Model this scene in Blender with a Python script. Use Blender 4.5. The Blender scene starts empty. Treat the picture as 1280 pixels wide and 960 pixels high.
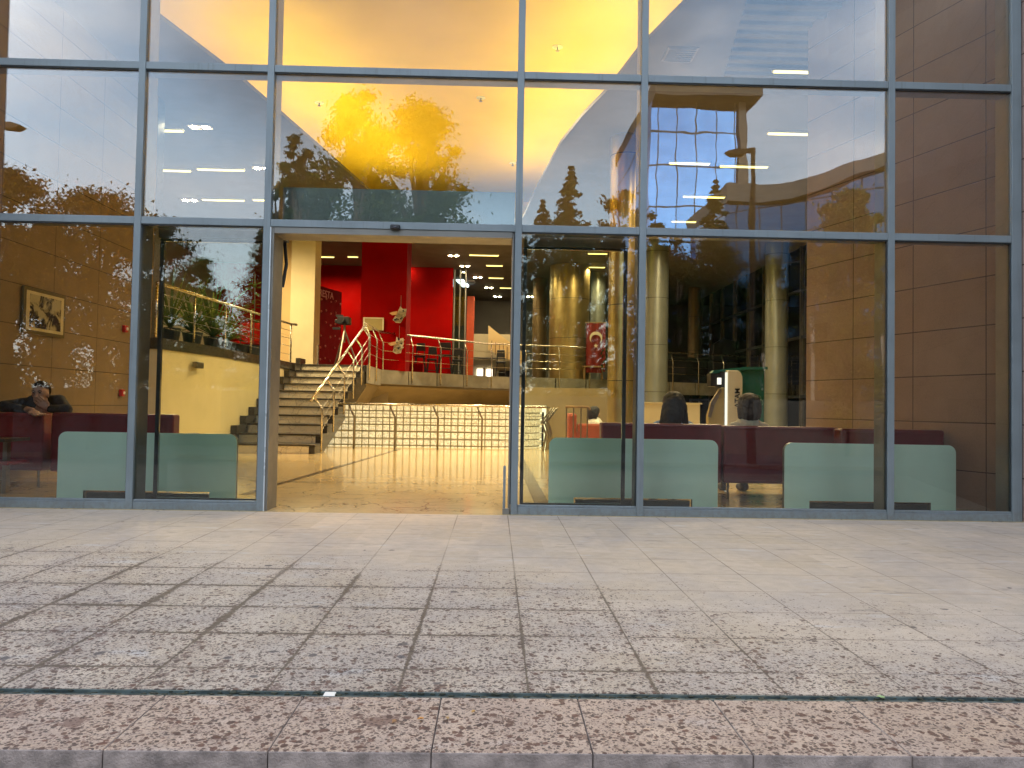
import bpy, bmesh, math, random
import numpy as np
from math import radians, sin, cos, tan, pi, sqrt
from mathutils import Vector, Matrix, Quaternion
random.seed(7)
SC = bpy.context.scene
COL = SC.collection

# ------------------------------------------------------------------ camera
EYE = 0.92
DIST = 6.608165
FPX = 961.0
PITCH, ROLL, YAW = radians(1.66483471), radians(0.98634601), radians(-1.24975712)
_F = Vector((-sin(YAW)*cos(PITCH), cos(YAW)*cos(PITCH), sin(PITCH)))
_R0 = Vector((cos(YAW), sin(YAW), 0)); _U0 = _R0.cross(_F)
_R = _R0*cos(ROLL) + _U0*sin(ROLL)
_U = -_R0*sin(ROLL) + _U0*cos(ROLL)
EYEP = Vector((0, -DIST, EYE))
cam = bpy.data.cameras.new('camera'); camo = bpy.data.objects.new('camera', cam); COL.objects.link(camo)
cam.sensor_width = 36.0; cam.lens = FPX/1280*36.0
cam.clip_start = 0.05; cam.clip_end = 2000
M3 = Matrix((_R, _U, -_F)).transposed()
camo.matrix_world = Matrix.Translation(EYEP) @ M3.to_4x4()
SC.camera = camo

def _ray(px, py): return _F + _R*((px-640)/FPX) + _U*((480-py)/FPX)
def at(px, py, Y):            # point seen at a photo pixel, on the plane at depth Y
    d = _ray(px, py); return EYEP + d*((Y-EYEP.y)/d.y)
def atz(px, py, Z):           # the same on the level Z
    d = _ray(px, py); return EYEP + d*((Z-EYEP.z)/d.z)

# ------------------------------------------------------------------ world, sun, exposure
SUN_EL, SUN_ROT = radians(27), radians(25)      # the sun stands behind the building with the glass front
w = bpy.data.worlds.new("World"); SC.world = w; w.use_nodes = True
nt = w.node_tree; nt.nodes.clear()
out = nt.nodes.new('ShaderNodeOutputWorld'); bg = nt.nodes.new('ShaderNodeBackground')
sky = nt.nodes.new('ShaderNodeTexSky'); sky.sky_type = 'NISHITA'; sky.sun_disc = False
sky.sun_elevation = SUN_EL; sky.sun_rotation = SUN_ROT
sky.air_density = 1.3; sky.dust_density = 1.5; sky.ozone_density = 1.5
tc = nt.nodes.new('ShaderNodeTexCoord'); mp = nt.nodes.new('ShaderNodeMapping')
mp.inputs['Scale'].default_value = (1.6, 1.6, 4.2); mp.inputs['Location'].default_value = (3.1, .7, .2)
no = nt.nodes.new('ShaderNodeTexNoise'); no.inputs['Scale'].default_value = 1.7; no.inputs['Detail'].default_value = 7
no.inputs['Roughness'].default_value = .52; no.inputs['Distortion'].default_value = .25
rp = nt.nodes.new('ShaderNodeValToRGB'); rp.color_ramp.elements[0].position = .40; rp.color_ramp.elements[1].position = .66
rp.color_ramp.elements[0].color = (.12, .12, .12, 1); rp.color_ramp.elements[1].color = (1, 1, 1, 1)
cl = nt.nodes.new('ShaderNodeMixRGB'); cl.blend_type = 'MIX'
cl.inputs[1].default_value = (10.2, 10.8, 12.2, 1); cl.inputs[2].default_value = (12.6, 12.6, 13.3, 1)
no2 = nt.nodes.new('ShaderNodeTexNoise'); no2.inputs['Scale'].default_value = 3.4; no2.inputs['Detail'].default_value = 4
mx = nt.nodes.new('ShaderNodeMixRGB')
sk2 = nt.nodes.new('ShaderNodeMixRGB'); sk2.blend_type = 'MULTIPLY'; sk2.inputs[0].default_value = 1; sk2.inputs[2].default_value = (2.2, 2.2, 2.2, 1)
L = nt.links.new
L(tc.outputs['Generated'], mp.inputs['Vector']); L(mp.outputs[0], no.inputs['Vector']); L(mp.outputs[0], no2.inputs['Vector'])
L(no.outputs['Fac'], rp.inputs[0]); L(no2.outputs['Fac'], cl.inputs[0])
L(sky.outputs[0], sk2.inputs[1]); L(rp.outputs[0], mx.inputs[0]); L(sk2.outputs[0], mx.inputs[1]); L(cl.outputs[0], mx.inputs[2])
nb_ = nt.nodes.new('ShaderNodeTexNoise'); nb_.inputs['Scale'].default_value = 5; nb_.inputs['Detail'].default_value = 5; L(tc.outputs['Generated'], nb_.inputs['Vector'])
va = nt.nodes.new('ShaderNodeVectorMath'); va.operation = 'SUBTRACT'; va.inputs[1].default_value = (-.09, -.90, .44); L(tc.outputs['Generated'], va.inputs[0])
vb = nt.nodes.new('ShaderNodeVectorMath'); vb.operation = 'MULTIPLY'; vb.inputs[1].default_value = (.80, .5, 1.25); L(va.outputs[0], vb.inputs[0])
vl = nt.nodes.new('ShaderNodeVectorMath'); vl.operation = 'LENGTH'; L(vb.outputs[0], vl.inputs[0])
ad = nt.nodes.new('ShaderNodeMath'); ad.operation = 'MULTIPLY_ADD'; ad.inputs[1].default_value = .16; L(nb_.outputs['Fac'], ad.inputs[0]); L(vl.outputs['Value'], ad.inputs[2])
mrr = nt.nodes.new('ShaderNodeMapRange'); mrr.interpolation_type = 'SMOOTHSTEP'; mrr.inputs[1].default_value = .20; mrr.inputs[2].default_value = .37; mrr.inputs[3].default_value = .36; mrr.inputs[4].default_value = 1.; L(ad.outputs[0], mrr.inputs[0])
dim_patch = nt.nodes.new('ShaderNodeVectorMath'); dim_patch.operation = 'SCALE'; L(mx.outputs[0], dim_patch.inputs[0]); L(mrr.outputs[0], dim_patch.inputs['Scale'])  # added dark patch that dims the sky mirrored over the yellow ceiling
L(dim_patch.outputs[0], bg.inputs['Color']); L(bg.outputs[0], out.inputs[0])
bg.inputs['Strength'].default_value = 0.10

sl = bpy.data.lights.new('sun', 'SUN'); sl.energy = 2.0; sl.angle = radians(3); sl.color = (1, .93, .82)
so = bpy.data.objects.new('sun', sl); COL.objects.link(so)
sd = Vector((sin(SUN_ROT)*cos(SUN_EL), cos(SUN_ROT)*cos(SUN_EL), sin(SUN_EL)))   # towards the sun
so.rotation_mode = 'QUATERNION'; so.rotation_quaternion = sd.to_track_quat('Z', 'Y')

SC.view_settings.view_transform = 'Standard'; SC.view_settings.look = 'None'
SC.view_settings.exposure = 1.58; SC.view_settings.gamma = 1; SC.view_settings.use_curve_mapping = False
cy = SC.cycles
cy.max_bounces = 9; cy.diffuse_bounces = 4; cy.glossy_bounces = 4; cy.transmission_bounces = 4; cy.transparent_max_bounces = 24
cy.caustics_reflective = False; cy.caustics_refractive = False; cy.sample_clamp_indirect = 4; cy.sample_clamp_direct = 0
cy.use_denoising = True; cy.use_adaptive_sampling = True; cy.adaptive_threshold = 0.015; cy.use_light_tree = True
try: cy.denoiser = 'OPENIMAGEDENOISE'
except Exception: pass

# ------------------------------------------------------------------ helpers
class MB:
    def __init__(s): s.v = []; s.f = []; s.mi = []; s.cur = 0
    def face(s, pts):
        n = len(s.v); s.v += [tuple(p) for p in pts]; s.f.append(tuple(range(n, n+len(pts)))); s.mi.append(s.cur)
    def add(s, vs, fs):
        n = len(s.v); s.v += [tuple(p) for p in vs]
        for f in fs: s.f.append(tuple(i+n for i in f)); s.mi.append(s.cur)
        return s
    def box(s, x0, x1, y0, y1, z0, z1):
        vs = [(x, y, z) for z in (z0, z1) for y in (y0, y1) for x in (x0, x1)]
        return s.add(vs, [(0,2,3,1),(4,5,7,6),(0,1,5,4),(2,6,7,3),(0,4,6,2),(1,3,7,5)])
    def obox(s, c, ax, ay, az):      # centre + half axis vectors
        c, ax, ay, az = map(Vector, (c, ax, ay, az))
        vs = [c+ax*i+ay*j+az*k for k in (-1,1) for j in (-1,1) for i in (-1,1)]
        return s.add(vs, [(0,2,3,1),(4,5,7,6),(0,1,5,4),(2,6,7,3),(0,4,6,2),(1,3,7,5)])
    def bar(s, a, b, w, h, up=(0,0,1)):
        a, b = Vector(a), Vector(b); d = b-a; l = d.length
        if l < 1e-6: return s
        d /= l; up = Vector(up)
        if abs(d.dot(up)) > .98: up = Vector((0,1,0))
        sx = d.cross(up).normalized(); sz = sx.cross(d).normalized()
        return s.obox((a+b)/2, sx*w/2, d*l/2, sz*h/2)
    def tube(s, pts, r, n=8, caps=True):
        pts = [Vector(p) for p in pts]; rs = r if isinstance(r, (list, tuple)) else [r]*len(pts)
        base = len(s.v); rings = []
        prev = None
        for i, p in enumerate(pts):
            t = (pts[min(i+1, len(pts)-1)] - pts[max(i-1, 0)]).normalized()
            if prev is None:
                u = t.cross(Vector((0,0,1)))
                if u.length < .05: u = t.cross(Vector((1,0,0)))
                u.normalize()
            else:
                u = prev - t*prev.dot(t); u.normalize()
            prev = u; v2 = t.cross(u)
            for k in range(n):
                a = 2*pi*k/n; s.v.append(tuple(p + (u*cos(a)+v2*sin(a))*rs[i]))
        for i in range(len(pts)-1):
            for k in range(n):
                a0 = base+i*n+k; a1 = base+i*n+(k+1) % n
                s.f.append((a0, a1, a1+n, a0+n)); s.mi.append(s.cur)
        if caps:
            s.f.append(tuple(base+k for k in range(n))[::-1]); s.mi.append(s.cur)
            s.f.append(tuple(base+(len(pts)-1)*n+k for k in range(n))); s.mi.append(s.cur)
        return s
    def prism(s, poly, axis, a, b):      # poly 2D, extruded along axis 'x','y','z' from a to b
        def P(u, v, t):
            return {'z': (u, v, t), 'y': (u, t, v), 'x': (t, u, v)}[axis]
        n = len(poly); vs = [P(u, v, a) for u, v in poly] + [P(u, v, b) for u, v in poly]
        fs = [tuple(range(n))[::-1], tuple(range(n, 2*n))] + [(i, (i+1) % n, (i+1) % n+n, i+n) for i in range(n)]
        return s.add(vs, fs)
    def lathe(s, prof, c=(0,0,0), n=24):
        c = Vector(c); base = len(s.v)
        for r, z in prof:
            for k in range(n):
                a = 2*pi*k/n; s.v.append((c.x+r*cos(a), c.y+r*sin(a), c.z+z))
        for i in range(len(prof)-1):
            for k in range(n):
                a0 = base+i*n+k; a1 = base+i*n+(k+1) % n
                s.f.append((a0, a1, a1+n, a0+n)); s.mi.append(s.cur)
        s.f.append(tuple(base+k for k in range(n))[::-1]); s.mi.append(s.cur)
        s.f.append(tuple(base+(len(prof)-1)*n+k for k in range(n))); s.mi.append(s.cur)
        return s
    def ball(s, c, r, sc=(1,1,1), n=14, m=9, rot=None):
        c = Vector(c); base = len(s.v)
        for i in range(m+1):
            th = pi*i/m
            for k in range(n):
                a = 2*pi*k/n; p = Vector((sin(th)*cos(a)*sc[0], sin(th)*sin(a)*sc[1], cos(th)*sc[2]))*r
                if rot: p = rot @ p
                s.v.append(tuple(c+p))
        for i in range(m):
            for k in range(n):
                a0 = base+i*n+k; a1 = base+i*n+(k+1) % n
                s.f.append((a0, a0+n, a1+n, a1)); s.mi.append(s.cur)
        return s
    def build(s, name, mats, parent=None, smooth=False, bevel=0, seg=2, sub=0):
        me = bpy.data.meshes.new(name); me.from_pydata(s.v, [], s.f)
        if not isinstance(mats, (list, tuple)): mats = [mats]
        for m in mats: me.materials.append(m)
        if len(mats) > 1: me.polygons.foreach_set('material_index', s.mi)
        bm = bmesh.new(); bm.from_mesh(me)
        bmesh.ops.remove_doubles(bm, verts=bm.verts, dist=1e-5)
        bmesh.ops.recalc_face_normals(bm, faces=bm.faces); bm.to_mesh(me); bm.free()
        if smooth: me.polygons.foreach_set('use_smooth', [True]*len(me.polygons))
        me.update()
        o = bpy.data.objects.new(name, me); COL.objects.link(o)
        if parent: o.parent = parent
        if bevel:
            b = o.modifiers.new('bevel', 'BEVEL'); b.width = bevel; b.segments = seg; b.limit_method = 'ANGLE'; b.angle_limit = radians(40)
            if smooth:
                pass
        if sub:
            b = o.modifiers.new('sub', 'SUBSURF'); b.levels = sub; b.render_levels = sub
        return o

def tag(o, label, cat, group=None):
    o['label'] = label; o['category'] = cat
    if group: o['group'] = group
    return o
def thing(name, label, cat, loc=(0,0,0), group=None, rz=0):
    o = bpy.data.objects.new(name, None); COL.objects.link(o); o.location = loc; o.rotation_euler = (0,0,rz)
    o.empty_display_size = .1
    return tag(o, label, cat, group)
def struct(o): o['kind'] = 'structure'; return o
def dup(root, loc, label, rz=None):
    r = root.copy(); COL.objects.link(r); r.location = loc; r['label'] = label
    if rz is not None: r.rotation_euler = (0,0,rz)
    for ch in list(root.children):
        c = ch.copy(); COL.objects.link(c); c.parent = r
        for g in list(ch.children):
            d = g.copy(); COL.objects.link(d); d.parent = c
    return r

# ------------------------------------------------------------------ materials
class NT:
    def __init__(s, name):
        s.m = bpy.data.materials.new(name); s.m.use_nodes = True; s.t = s.m.node_tree; s.n = s.t.nodes; s.n.clear()
        s.out = s.n.new('ShaderNodeOutputMaterial')
    def link(s, a, b): s.t.links.new(a, b)
    def setin(s, sock, v):
        if v is None: return
        if hasattr(v, 'is_output') or isinstance(v, bpy.types.NodeSocket): s.link(v, sock)
        else:
            if sock.type == 'RGBA' and len(v) == 3: v = (*v, 1)
            sock.default_value = v
    def math(s, op, a, b=None, c=None, clamp=False):
        n = s.n.new('ShaderNodeMath'); n.operation = op; n.use_clamp = clamp
        s.setin(n.inputs[0], a); s.setin(n.inputs[1], b); s.setin(n.inputs[2], c); return n.outputs[0]
    def mix(s, f, a, b, mode='MIX'):
        n = s.n.new('ShaderNodeMixRGB'); n.blend_type = mode
        s.setin(n.inputs[0], f); s.setin(n.inputs[1], a); s.setin(n.inputs[2], b); return n.outputs[0]
    def obj(s): return s.n.new('ShaderNodeTexCoord').outputs['Object']
    def pos(s): return s.n.new('ShaderNodeNewGeometry').outputs['Position']
    def map(s, v, sc=(1,1,1), loc=(0,0,0), rot=(0,0,0)):
        n = s.n.new('ShaderNodeMapping'); s.link(v, n.inputs[0]); n.inputs['Scale'].default_value = sc
        n.inputs['Location'].default_value = loc; n.inputs['Rotation'].default_value = rot; return n.outputs[0]
    def xyz(s, v):
        n = s.n.new('ShaderNodeSeparateXYZ'); s.link(v, n.inputs[0]); return n.outputs
    def comb(s, x, y, z):
        n = s.n.new('ShaderNodeCombineXYZ'); s.setin(n.inputs[0], x); s.setin(n.inputs[1], y); s.setin(n.inputs[2], z); return n.outputs[0]
    def noise(s, v, sc, det=4, rough=.55, dist=0, color=False):
        n = s.n.new('ShaderNodeTexNoise'); s.link(v, n.inputs['Vector']); n.inputs['Scale'].default_value = sc
        n.inputs['Detail'].default_value = det; n.inputs['Roughness'].default_value = rough; n.inputs['Distortion'].default_value = dist
        return n.outputs['Color' if color else 'Fac']
    def vor(s, v, sc, feat='F1', out='Distance', rnd=1):
        n = s.n.new('ShaderNodeTexVoronoi'); n.feature = feat; s.link(v, n.inputs['Vector']); n.inputs['Scale'].default_value = sc
        n.inputs['Randomness'].default_value = rnd; return n.outputs[out]
    def white(s, v):
        n = s.n.new('ShaderNodeTexWhiteNoise'); s.link(v, n.inputs[0]); return n.outputs['Value']
    def ramp(s, f, els):
        n = s.n.new('ShaderNodeValToRGB'); s.link(f, n.inputs[0]); cr = n.color_ramp
        while len(cr.elements) > 2: cr.elements.remove(cr.elements[-1])
        for i, (p, c) in enumerate(els):
            e = cr.elements[i] if i < 2 else cr.elements.new(p)
            e.position = p; e.color = (*c, 1) if len(c) == 3 else c
        return n.outputs[0]
    def mr(s, v, a, b, c=0., d=1., clamp=True):
        n = s.n.new('ShaderNodeMapRange'); n.clamp = clamp; s.setin(n.inputs[0], v)
        for i, q in enumerate((a, b, c, d)): s.setin(n.inputs[i+1], q)
        return n.outputs[0]
    def bump(s, h, strength=.3, dist=.01):
        n = s.n.new('ShaderNodeBump'); s.link(h, n.inputs['Height']); n.inputs['Strength'].default_value = strength
        n.inputs['Distance'].default_value = dist; return n.outputs[0]
    def pbr(s, col, rough=.6, metal=0., normal=None, spec=.5, emit=None, es=0, coat=0):
        n = s.n.new('ShaderNodeBsdfPrincipled'); s.setin(n.inputs['Base Color'], col); s.setin(n.inputs['Roughness'], rough)
        s.setin(n.inputs['Metallic'], metal); s.setin(n.inputs['Specular IOR Level'], spec)
        if normal is not None: s.link(normal, n.inputs['Normal'])
        if emit is not None: s.setin(n.inputs['Emission Color'], emit); n.inputs['Emission Strength'].default_value = es
        if coat: n.inputs['Coat Weight'].default_value = coat; n.inputs['Coat Roughness'].default_value = .1
        s.link(n.outputs[0], s.out.inputs[0]); return s.m

def simple(name, col, rough=.6, metal=0., var=.12, sc=6., bump=0., spec=.5, coat=0):
    t = NT(name); p = t.obj()
    n1 = t.noise(p, sc, 5)
    lo = tuple(c*(1-var) for c in col); hi = tuple(min(1, c*(1+var)) for c in col)
    c = t.ramp(n1, [(.3, lo), (.7, hi)])
    r = t.mr(t.noise(p, sc*2.3, 3), .3, .7, max(.02, rough*.85), min(1, rough*1.15))
    nm = t.bump(t.noise(p, sc*9, 4), bump, .004) if bump else None
    return t.pbr(c, r, metal, nm, spec, coat=coat)
def emissive(name, col, strength):
    t = NT(name); e = t.n.new('ShaderNodeEmission'); e.inputs[0].default_value = (*col, 1); e.inputs[1].default_value = strength
    t.link(e.outputs[0], t.out.inputs[0]); return t.m

def glass_mat(name, base=.10, tint=(.965,.98,.96), wav=.0010, sc=.9, seed=0.):
    t = NT(name); p = t.map(t.pos(), (1,1,1), (seed*3.1, seed, seed*1.7))
    h = t.noise(p, sc, 2, .5, .6)
    nm = t.bump(h, 1.0, wav)
    fr = t.n.new('ShaderNodeFresnel'); fr.inputs[0].default_value = 1.5; t.link(nm, fr.inputs['Normal'])
    geo = t.n.new('ShaderNodeNewGeometry')
    fac = t.math('ADD', t.math('MULTIPLY', fr.outputs[0], .9), base, clamp=True)
    tr = t.n.new('ShaderNodeBsdfTransparent'); tr.inputs[0].default_value = (*tint, 1)
    gl = t.n.new('ShaderNodeBsdfGlossy'); gl.inputs['Color'].default_value = (.96,.98,1,1); gl.inputs['Roughness'].default_value = 0.
    t.link(nm, gl.inputs['Normal'])
    mxs = t.n.new('ShaderNodeMixShader'); t.link(fac, mxs.inputs[0]); t.link(tr.outputs[0], mxs.inputs[1]); t.link(gl.outputs[0], mxs.inputs[2])
    t.link(mxs.outputs[0], t.out.inputs[0]); return t.m

# --- terrace paving (tile grid, joints, lichen)
TX0, TW, TY0, TD = .125, .42, -3.1, .40
def paving_mat(name, front=False):
    t = NT(name); p = t.pos(); X, Y, Z = t.xyz(p)
    wob = t.math('MULTIPLY', t.math('SUBTRACT', t.noise(p, 3.0, 3), .5), .003)
    x = t.math('ADD', t.math('DIVIDE', t.math('SUBTRACT', t.math('ADD', X, wob), TX0), TW), .5)
    y = t.math('ADD', t.math('DIVIDE', t.math('SUBTRACT', t.math('ADD', Y, wob), TY0), TD), .5)
    dx = t.math('MULTIPLY', t.math('ABSOLUTE', t.math('SUBTRACT', t.math('FRACT', x), .5)), TW)
    dy = t.math('MULTIPLY', t.math('ABSOLUTE', t.math('SUBTRACT', t.math('FRACT', y), .5)), TD)
    if front: dy = t.math('ADD', dy, 1.0); dx = t.math('ADD', dx, 1.0)
    cell = t.comb(t.math('FLOOR', t.math('ADD', x, .5)), t.math('FLOOR', t.math('ADD', y, .5)), 3.)
    cell0 = t.comb(t.math('FLOOR', x), t.math('FLOOR', y), 1.)
    d = t.math('MINIMUM', dx, dy)
    big = t.noise(p, 1.3, 4); fine = t.noise(p, 160, 3, .6); mid = t.noise(p, 14, 5)
    # stone colour: pale pink-grey concrete, each slab slightly different
    tone = t.white(cell0)
    c = t.mix(tone, (.49, .40, .295), (.59, .49, .38))
    c = t.mix(t.mr(t.noise(p, 2.2, 3), .4, .65), c, (.47, .40, .33))
    c = t.mix(t.math('MULTIPLY', t.mr(mid, .35, .7), .35), c, (.30, .245, .195))
    c = t.mix(t.mr(fine, .35, .7, 0, .35), c, (.26, .215, .175))
    # pale wear patches
    c = t.mix(t.math('MULTIPLY', t.mr(t.noise(t.map(p, (1, 2.6, 1)), 2.6, 6, .6), .60, .70), .55), c, (.50, .49, .47))
    # dull smears near the doors
    c = t.mix(t.math('MULTIPLY', t.mr(t.noise(t.map(p, (1, 3.5, 1), (5, 2, 0)), 3.2, 6, .65), .60, .66), .45), c, (.17, .155, .14))
    # lichen: denser to the front and the left
    g = t.mr(Y, -4.4, -1.5, 1.02, -.04)
    g = t.math('ADD', g, t.mr(X, -.5, -3.2, 0., .30))
    g = t.math('MULTIPLY', g, t.mr(Y, -.9, -2.2, .0, 1.))
    g = t.math('SUBTRACT', g, t.math('MULTIPLY', t.math('SUBTRACT', big, .5), -.9))
    g = t.math('SUBTRACT', g, t.math('MULTIPLY', t.mr(X, .0, 2.0, 0., .42), t.mr(Y, -4.2, -3.4, .45, 1.)))
    jprox = t.mr(d, .0, .06, .32, 0.)
    dens = t.math('ADD', t.math('MULTIPLY', g, 1.0), t.math('MULTIPLY', jprox, t.mr(g, .1, .5)))
    wv = t.n.new('ShaderNodeVectorMath'); wv.operation = 'ADD'; t.link(p, wv.inputs[0])
    nc = t.n.new('ShaderNodeVectorMath'); nc.operation = 'SCALE'; t.link(t.noise(p, 30, 3, .6, 0, True), nc.inputs[0]); nc.inputs['Scale'].default_value = .03
    t.link(nc.outputs[0], wv.inputs[1]); pw = wv.outputs[0]
    def specks(scale, seed, rmin, rmax, k0, k1):
        q = t.map(pw, (1,1,1), (seed, seed*2.3, 0))
        v = t.n.new('ShaderNodeTexVoronoi'); t.link(q, v.inputs['Vector']); v.inputs['Scale'].default_value = scale
        cr = t.xyz(v.outputs['Color'])
        keep = t.math('LESS_THAN', cr[0], t.mr(dens, k0, k1, 0., 1.))
        rad = t.mr(cr[1], 0., 1., rmin, rmax)
        return t.math('MULTIPLY', t.mr(t.math('SUBTRACT', rad, v.outputs['Distance']), -.03, .05), keep), cr[2]
    m0, c0 = specks(150, 1., .20, .55, .02, 1.0)
    m1, c1 = specks(85, 4., .20, .60, .12, 1.15)
    m2, c2 = specks(42, 9., .16, .56, .25, 1.7)
    s3 = t.noise(t.map(pw, (1,1,1), (7,1,1)), 8, 5, .7)
    m3 = t.math('MULTIPLY', t.mr(t.math('SUBTRACT', s3, t.mr(t.math('ADD', dens, t.mr(X, -.2, -1.2, 0., .12)), .2, 1.2, .80, .57)), 0., .03), .75)
    c = t.mix(t.math('MULTIPLY', t.mr(t.noise(p, 5, 4, .6), .35, .65), t.mr(dens, .2, 1.2, 0., .35)), c, (.20, .15, .125))
    c = t.mix(t.math('MULTIPLY', m0, .62), c, t.mix(c0, (.10,.075,.065), (.20,.15,.125)))
    c = t.mix(m3, c, (.15, .095, .075))
    c = t.mix(t.math('MULTIPLY', m1, .85), c, t.mix(c1, (.04,.03,.027), (.13,.078,.06)))
    c = t.mix(t.math('MULTIPLY', m2, .88), c, t.mix(c2, (.038,.03,.027), (.13,.065,.045)))
    # single big spots
    vd = t.vor(pw, 6.5); vc = t.n.new('ShaderNodeTexVoronoi'); t.link(pw, vc.inputs['Vector']); vc.inputs['Scale'].default_value = 6.5
    rnd = t.xyz(vc.outputs['Color'])[0]
    m4 = t.math('MULTIPLY', t.mr(vd, .11, .15, 1, 0), t.math('GREATER_THAN', t.math('ADD', rnd, t.math('MULTIPLY', dens, .22)), .97))
    c = t.mix(t.math('MULTIPLY', m4, .85), c, t.mix(rnd, (.14,.075,.05), (.08,.07,.07)))
    # joints
    jw = t.mr(t.noise(p, 1.9, 4, .6), .40, .66, .001, .0085)
    jw = t.math('MULTIPLY', jw, t.mr(g, -.1, .55, .55, 1.15))
    left = t.math('MULTIPLY', t.mr(X, -.3, -1.1, 0., 1.), t.math('MULTIPLY', t.mr(Y, -3.7, -3.2, 0., 1.), t.mr(Y, -1.9, -2.3, 0., 1.)))
    jw = t.math('MULTIPLY', jw, t.math('ADD', 1., t.math('MULTIPLY', left, 1.3)))
    jw = t.math('MULTIPLY', jw, t.mr(X, .35, .9, 1., .38))
    rag = t.math('MULTIPLY', t.math('SUBTRACT', t.noise(p, 55, 5, .75), .5), t.math('MULTIPLY', jw, 7.0))
    jm = t.mr(t.math('SUBTRACT', t.math('ADD', d, rag), jw), 0., .003, 1., 0.)
    thin = t.mr(d, .0008, .0026, 1., 0.)
    vis = t.mr(t.noise(p, 1.1, 3), .36, .52)
    jm2 = t.math('MAXIMUM', t.math('MULTIPLY', jm, t.math('MULTIPLY', t.mr(g, .05, .45, .25, 1.), .9)), t.math('MULTIPLY', thin, t.math('MULTIPLY', t.math('ADD', vis, .2), .75)))
    jc = t.mix(t.noise(p, 26, 4, .7), (.05, .036, .026), (.17, .125, .085))
    c = t.mix(jm2, c, jc)
    hgt = t.math('SUBTRACT', t.math('MULTIPLY', fine, .25), t.math('ADD', t.math('MULTIPLY', jm2, 1.0), t.math('MULTIPLY', m1, -.12)))
    nm = t.bump(hgt, .55, .004)
    r = t.mix(t.noise(p, 8, 3), (.62,.62,.62), (.85,.85,.85))
    if front: c = t.mix(1., c, (1.0,.90,.85), 'MULTIPLY')
    return t.pbr(c, r, 0, nm, .4)

def marble_mat(name, base=(.70,.55,.29), dark=(.22,.15,.08), rough=.11, joint=.60, vsc=1.3, coord='pos'):
    t = NT(name); p = t.pos() if coord == 'pos' else t.obj(); X, Y, Z = t.xyz(p)
    wv = t.n.new('ShaderNodeVectorMath'); wv.operation = 'ADD'; t.link(p, wv.inputs[0])
    nc = t.n.new('ShaderNodeVectorMath'); nc.operation = 'SCALE'; t.link(t.noise(p, vsc*1.4, 5, .6, 0, True), nc.inputs[0]); nc.inputs['Scale'].default_value = .55/vsc
    t.link(nc.outputs[0], wv.inputs[1]); q = wv.outputs[0]
    e = t.vor(q, vsc*2.2, 'DISTANCE_TO_EDGE')
    e2 = t.vor(t.map(q, (1,1,1), (4,2,9)), vsc*6, 'DISTANCE_TO_EDGE')
    v1 = t.math('MULTIPLY', t.mr(e, .0, .035, 1, 0), t.mr(t.noise(p, vsc, 3), .42, .6, .15, 1))
    v2 = t.math('MULTIPLY', t.mr(e2, .0, .05, 1, 0), t.mr(t.noise(p, vsc*2, 3), .5, .62, 0, .6))
    c = t.mix(t.noise(p, vsc*2, 4), base, tuple(b*.82 for b in base))
    c = t.mix(t.math('MULTIPLY', t.mr(t.noise(q, vsc*1.1, 5), .52, .68), .45), c, tuple((b+d)/2 for b, d in zip(base, dark)))
    c = t.mix(t.math('MAXIMUM', v1, v2), c, dark)
    if joint:
        dd = t.math('MULTIPLY', t.math('ABSOLUTE', t.math('SUBTRACT', t.math('FRACT', t.math('DIVIDE', Y, joint)), .5)), joint)
        jj = t.mr(dd, .002, .006, 1, 0)
        c = t.mix(t.math('MULTIPLY', jj, .8), c, (.18,.11,.06))
    return t.pbr(c, rough, 0, None, .6)

def stone_wall_mat(name, hstep=.465, h0=1.30, vstep=1.06, v0=0., vdir=(0,1), col=(.23,.125,.075), col2=(.28,.165,.10)):
    t = NT(name); p = t.pos(); X, Y, Z = t.xyz(p)
    s = t.math('ADD', t.math('MULTIPLY', X, vdir[0]), t.math('MULTIPLY', Y, vdir[1]))
    a = t.math('ADD', t.math('DIVIDE', t.math('SUBTRACT', Z, h0), hstep), .5)
    b = t.math('ADD', t.math('DIVIDE', t.math('SUBTRACT', s, v0), vstep), .5)
    dz = t.math('MULTIPLY', t.math('ABSOLUTE', t.math('SUBTRACT', t.math('FRACT', a), .5)), hstep)
    ds = t.math('MULTIPLY', t.math('ABSOLUTE', t.math('SUBTRACT', t.math('FRACT', b), .5)), vstep)
    d = t.math('MINIMUM', dz, ds)
    tone = t.white(t.comb(t.math('FLOOR', a), t.math('FLOOR', b), 2.))
    c = t.mix(tone, col, col2)
    c = t.mix(t.math('MULTIPLY', t.mr(t.noise(p, 3.5, 5, .6), .4, .7), .4), c, tuple(x*.7 for x in col))
    c = t.mix(t.mr(t.noise(p, 90, 3), .4, .75, 0, .3), c, tuple(x*1.4 for x in col2))
    j = t.mr(d, .003, .0065, 1, 0)
    c = t.mix(j, c, (.05,.03,.02))
    nm = t.bump(t.math('SUBTRACT', t.math('MULTIPLY', t.noise(p, 60, 4), .2), j), .5, .004)
    return t.pbr(c, .55, 0, nm, .4)

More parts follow.
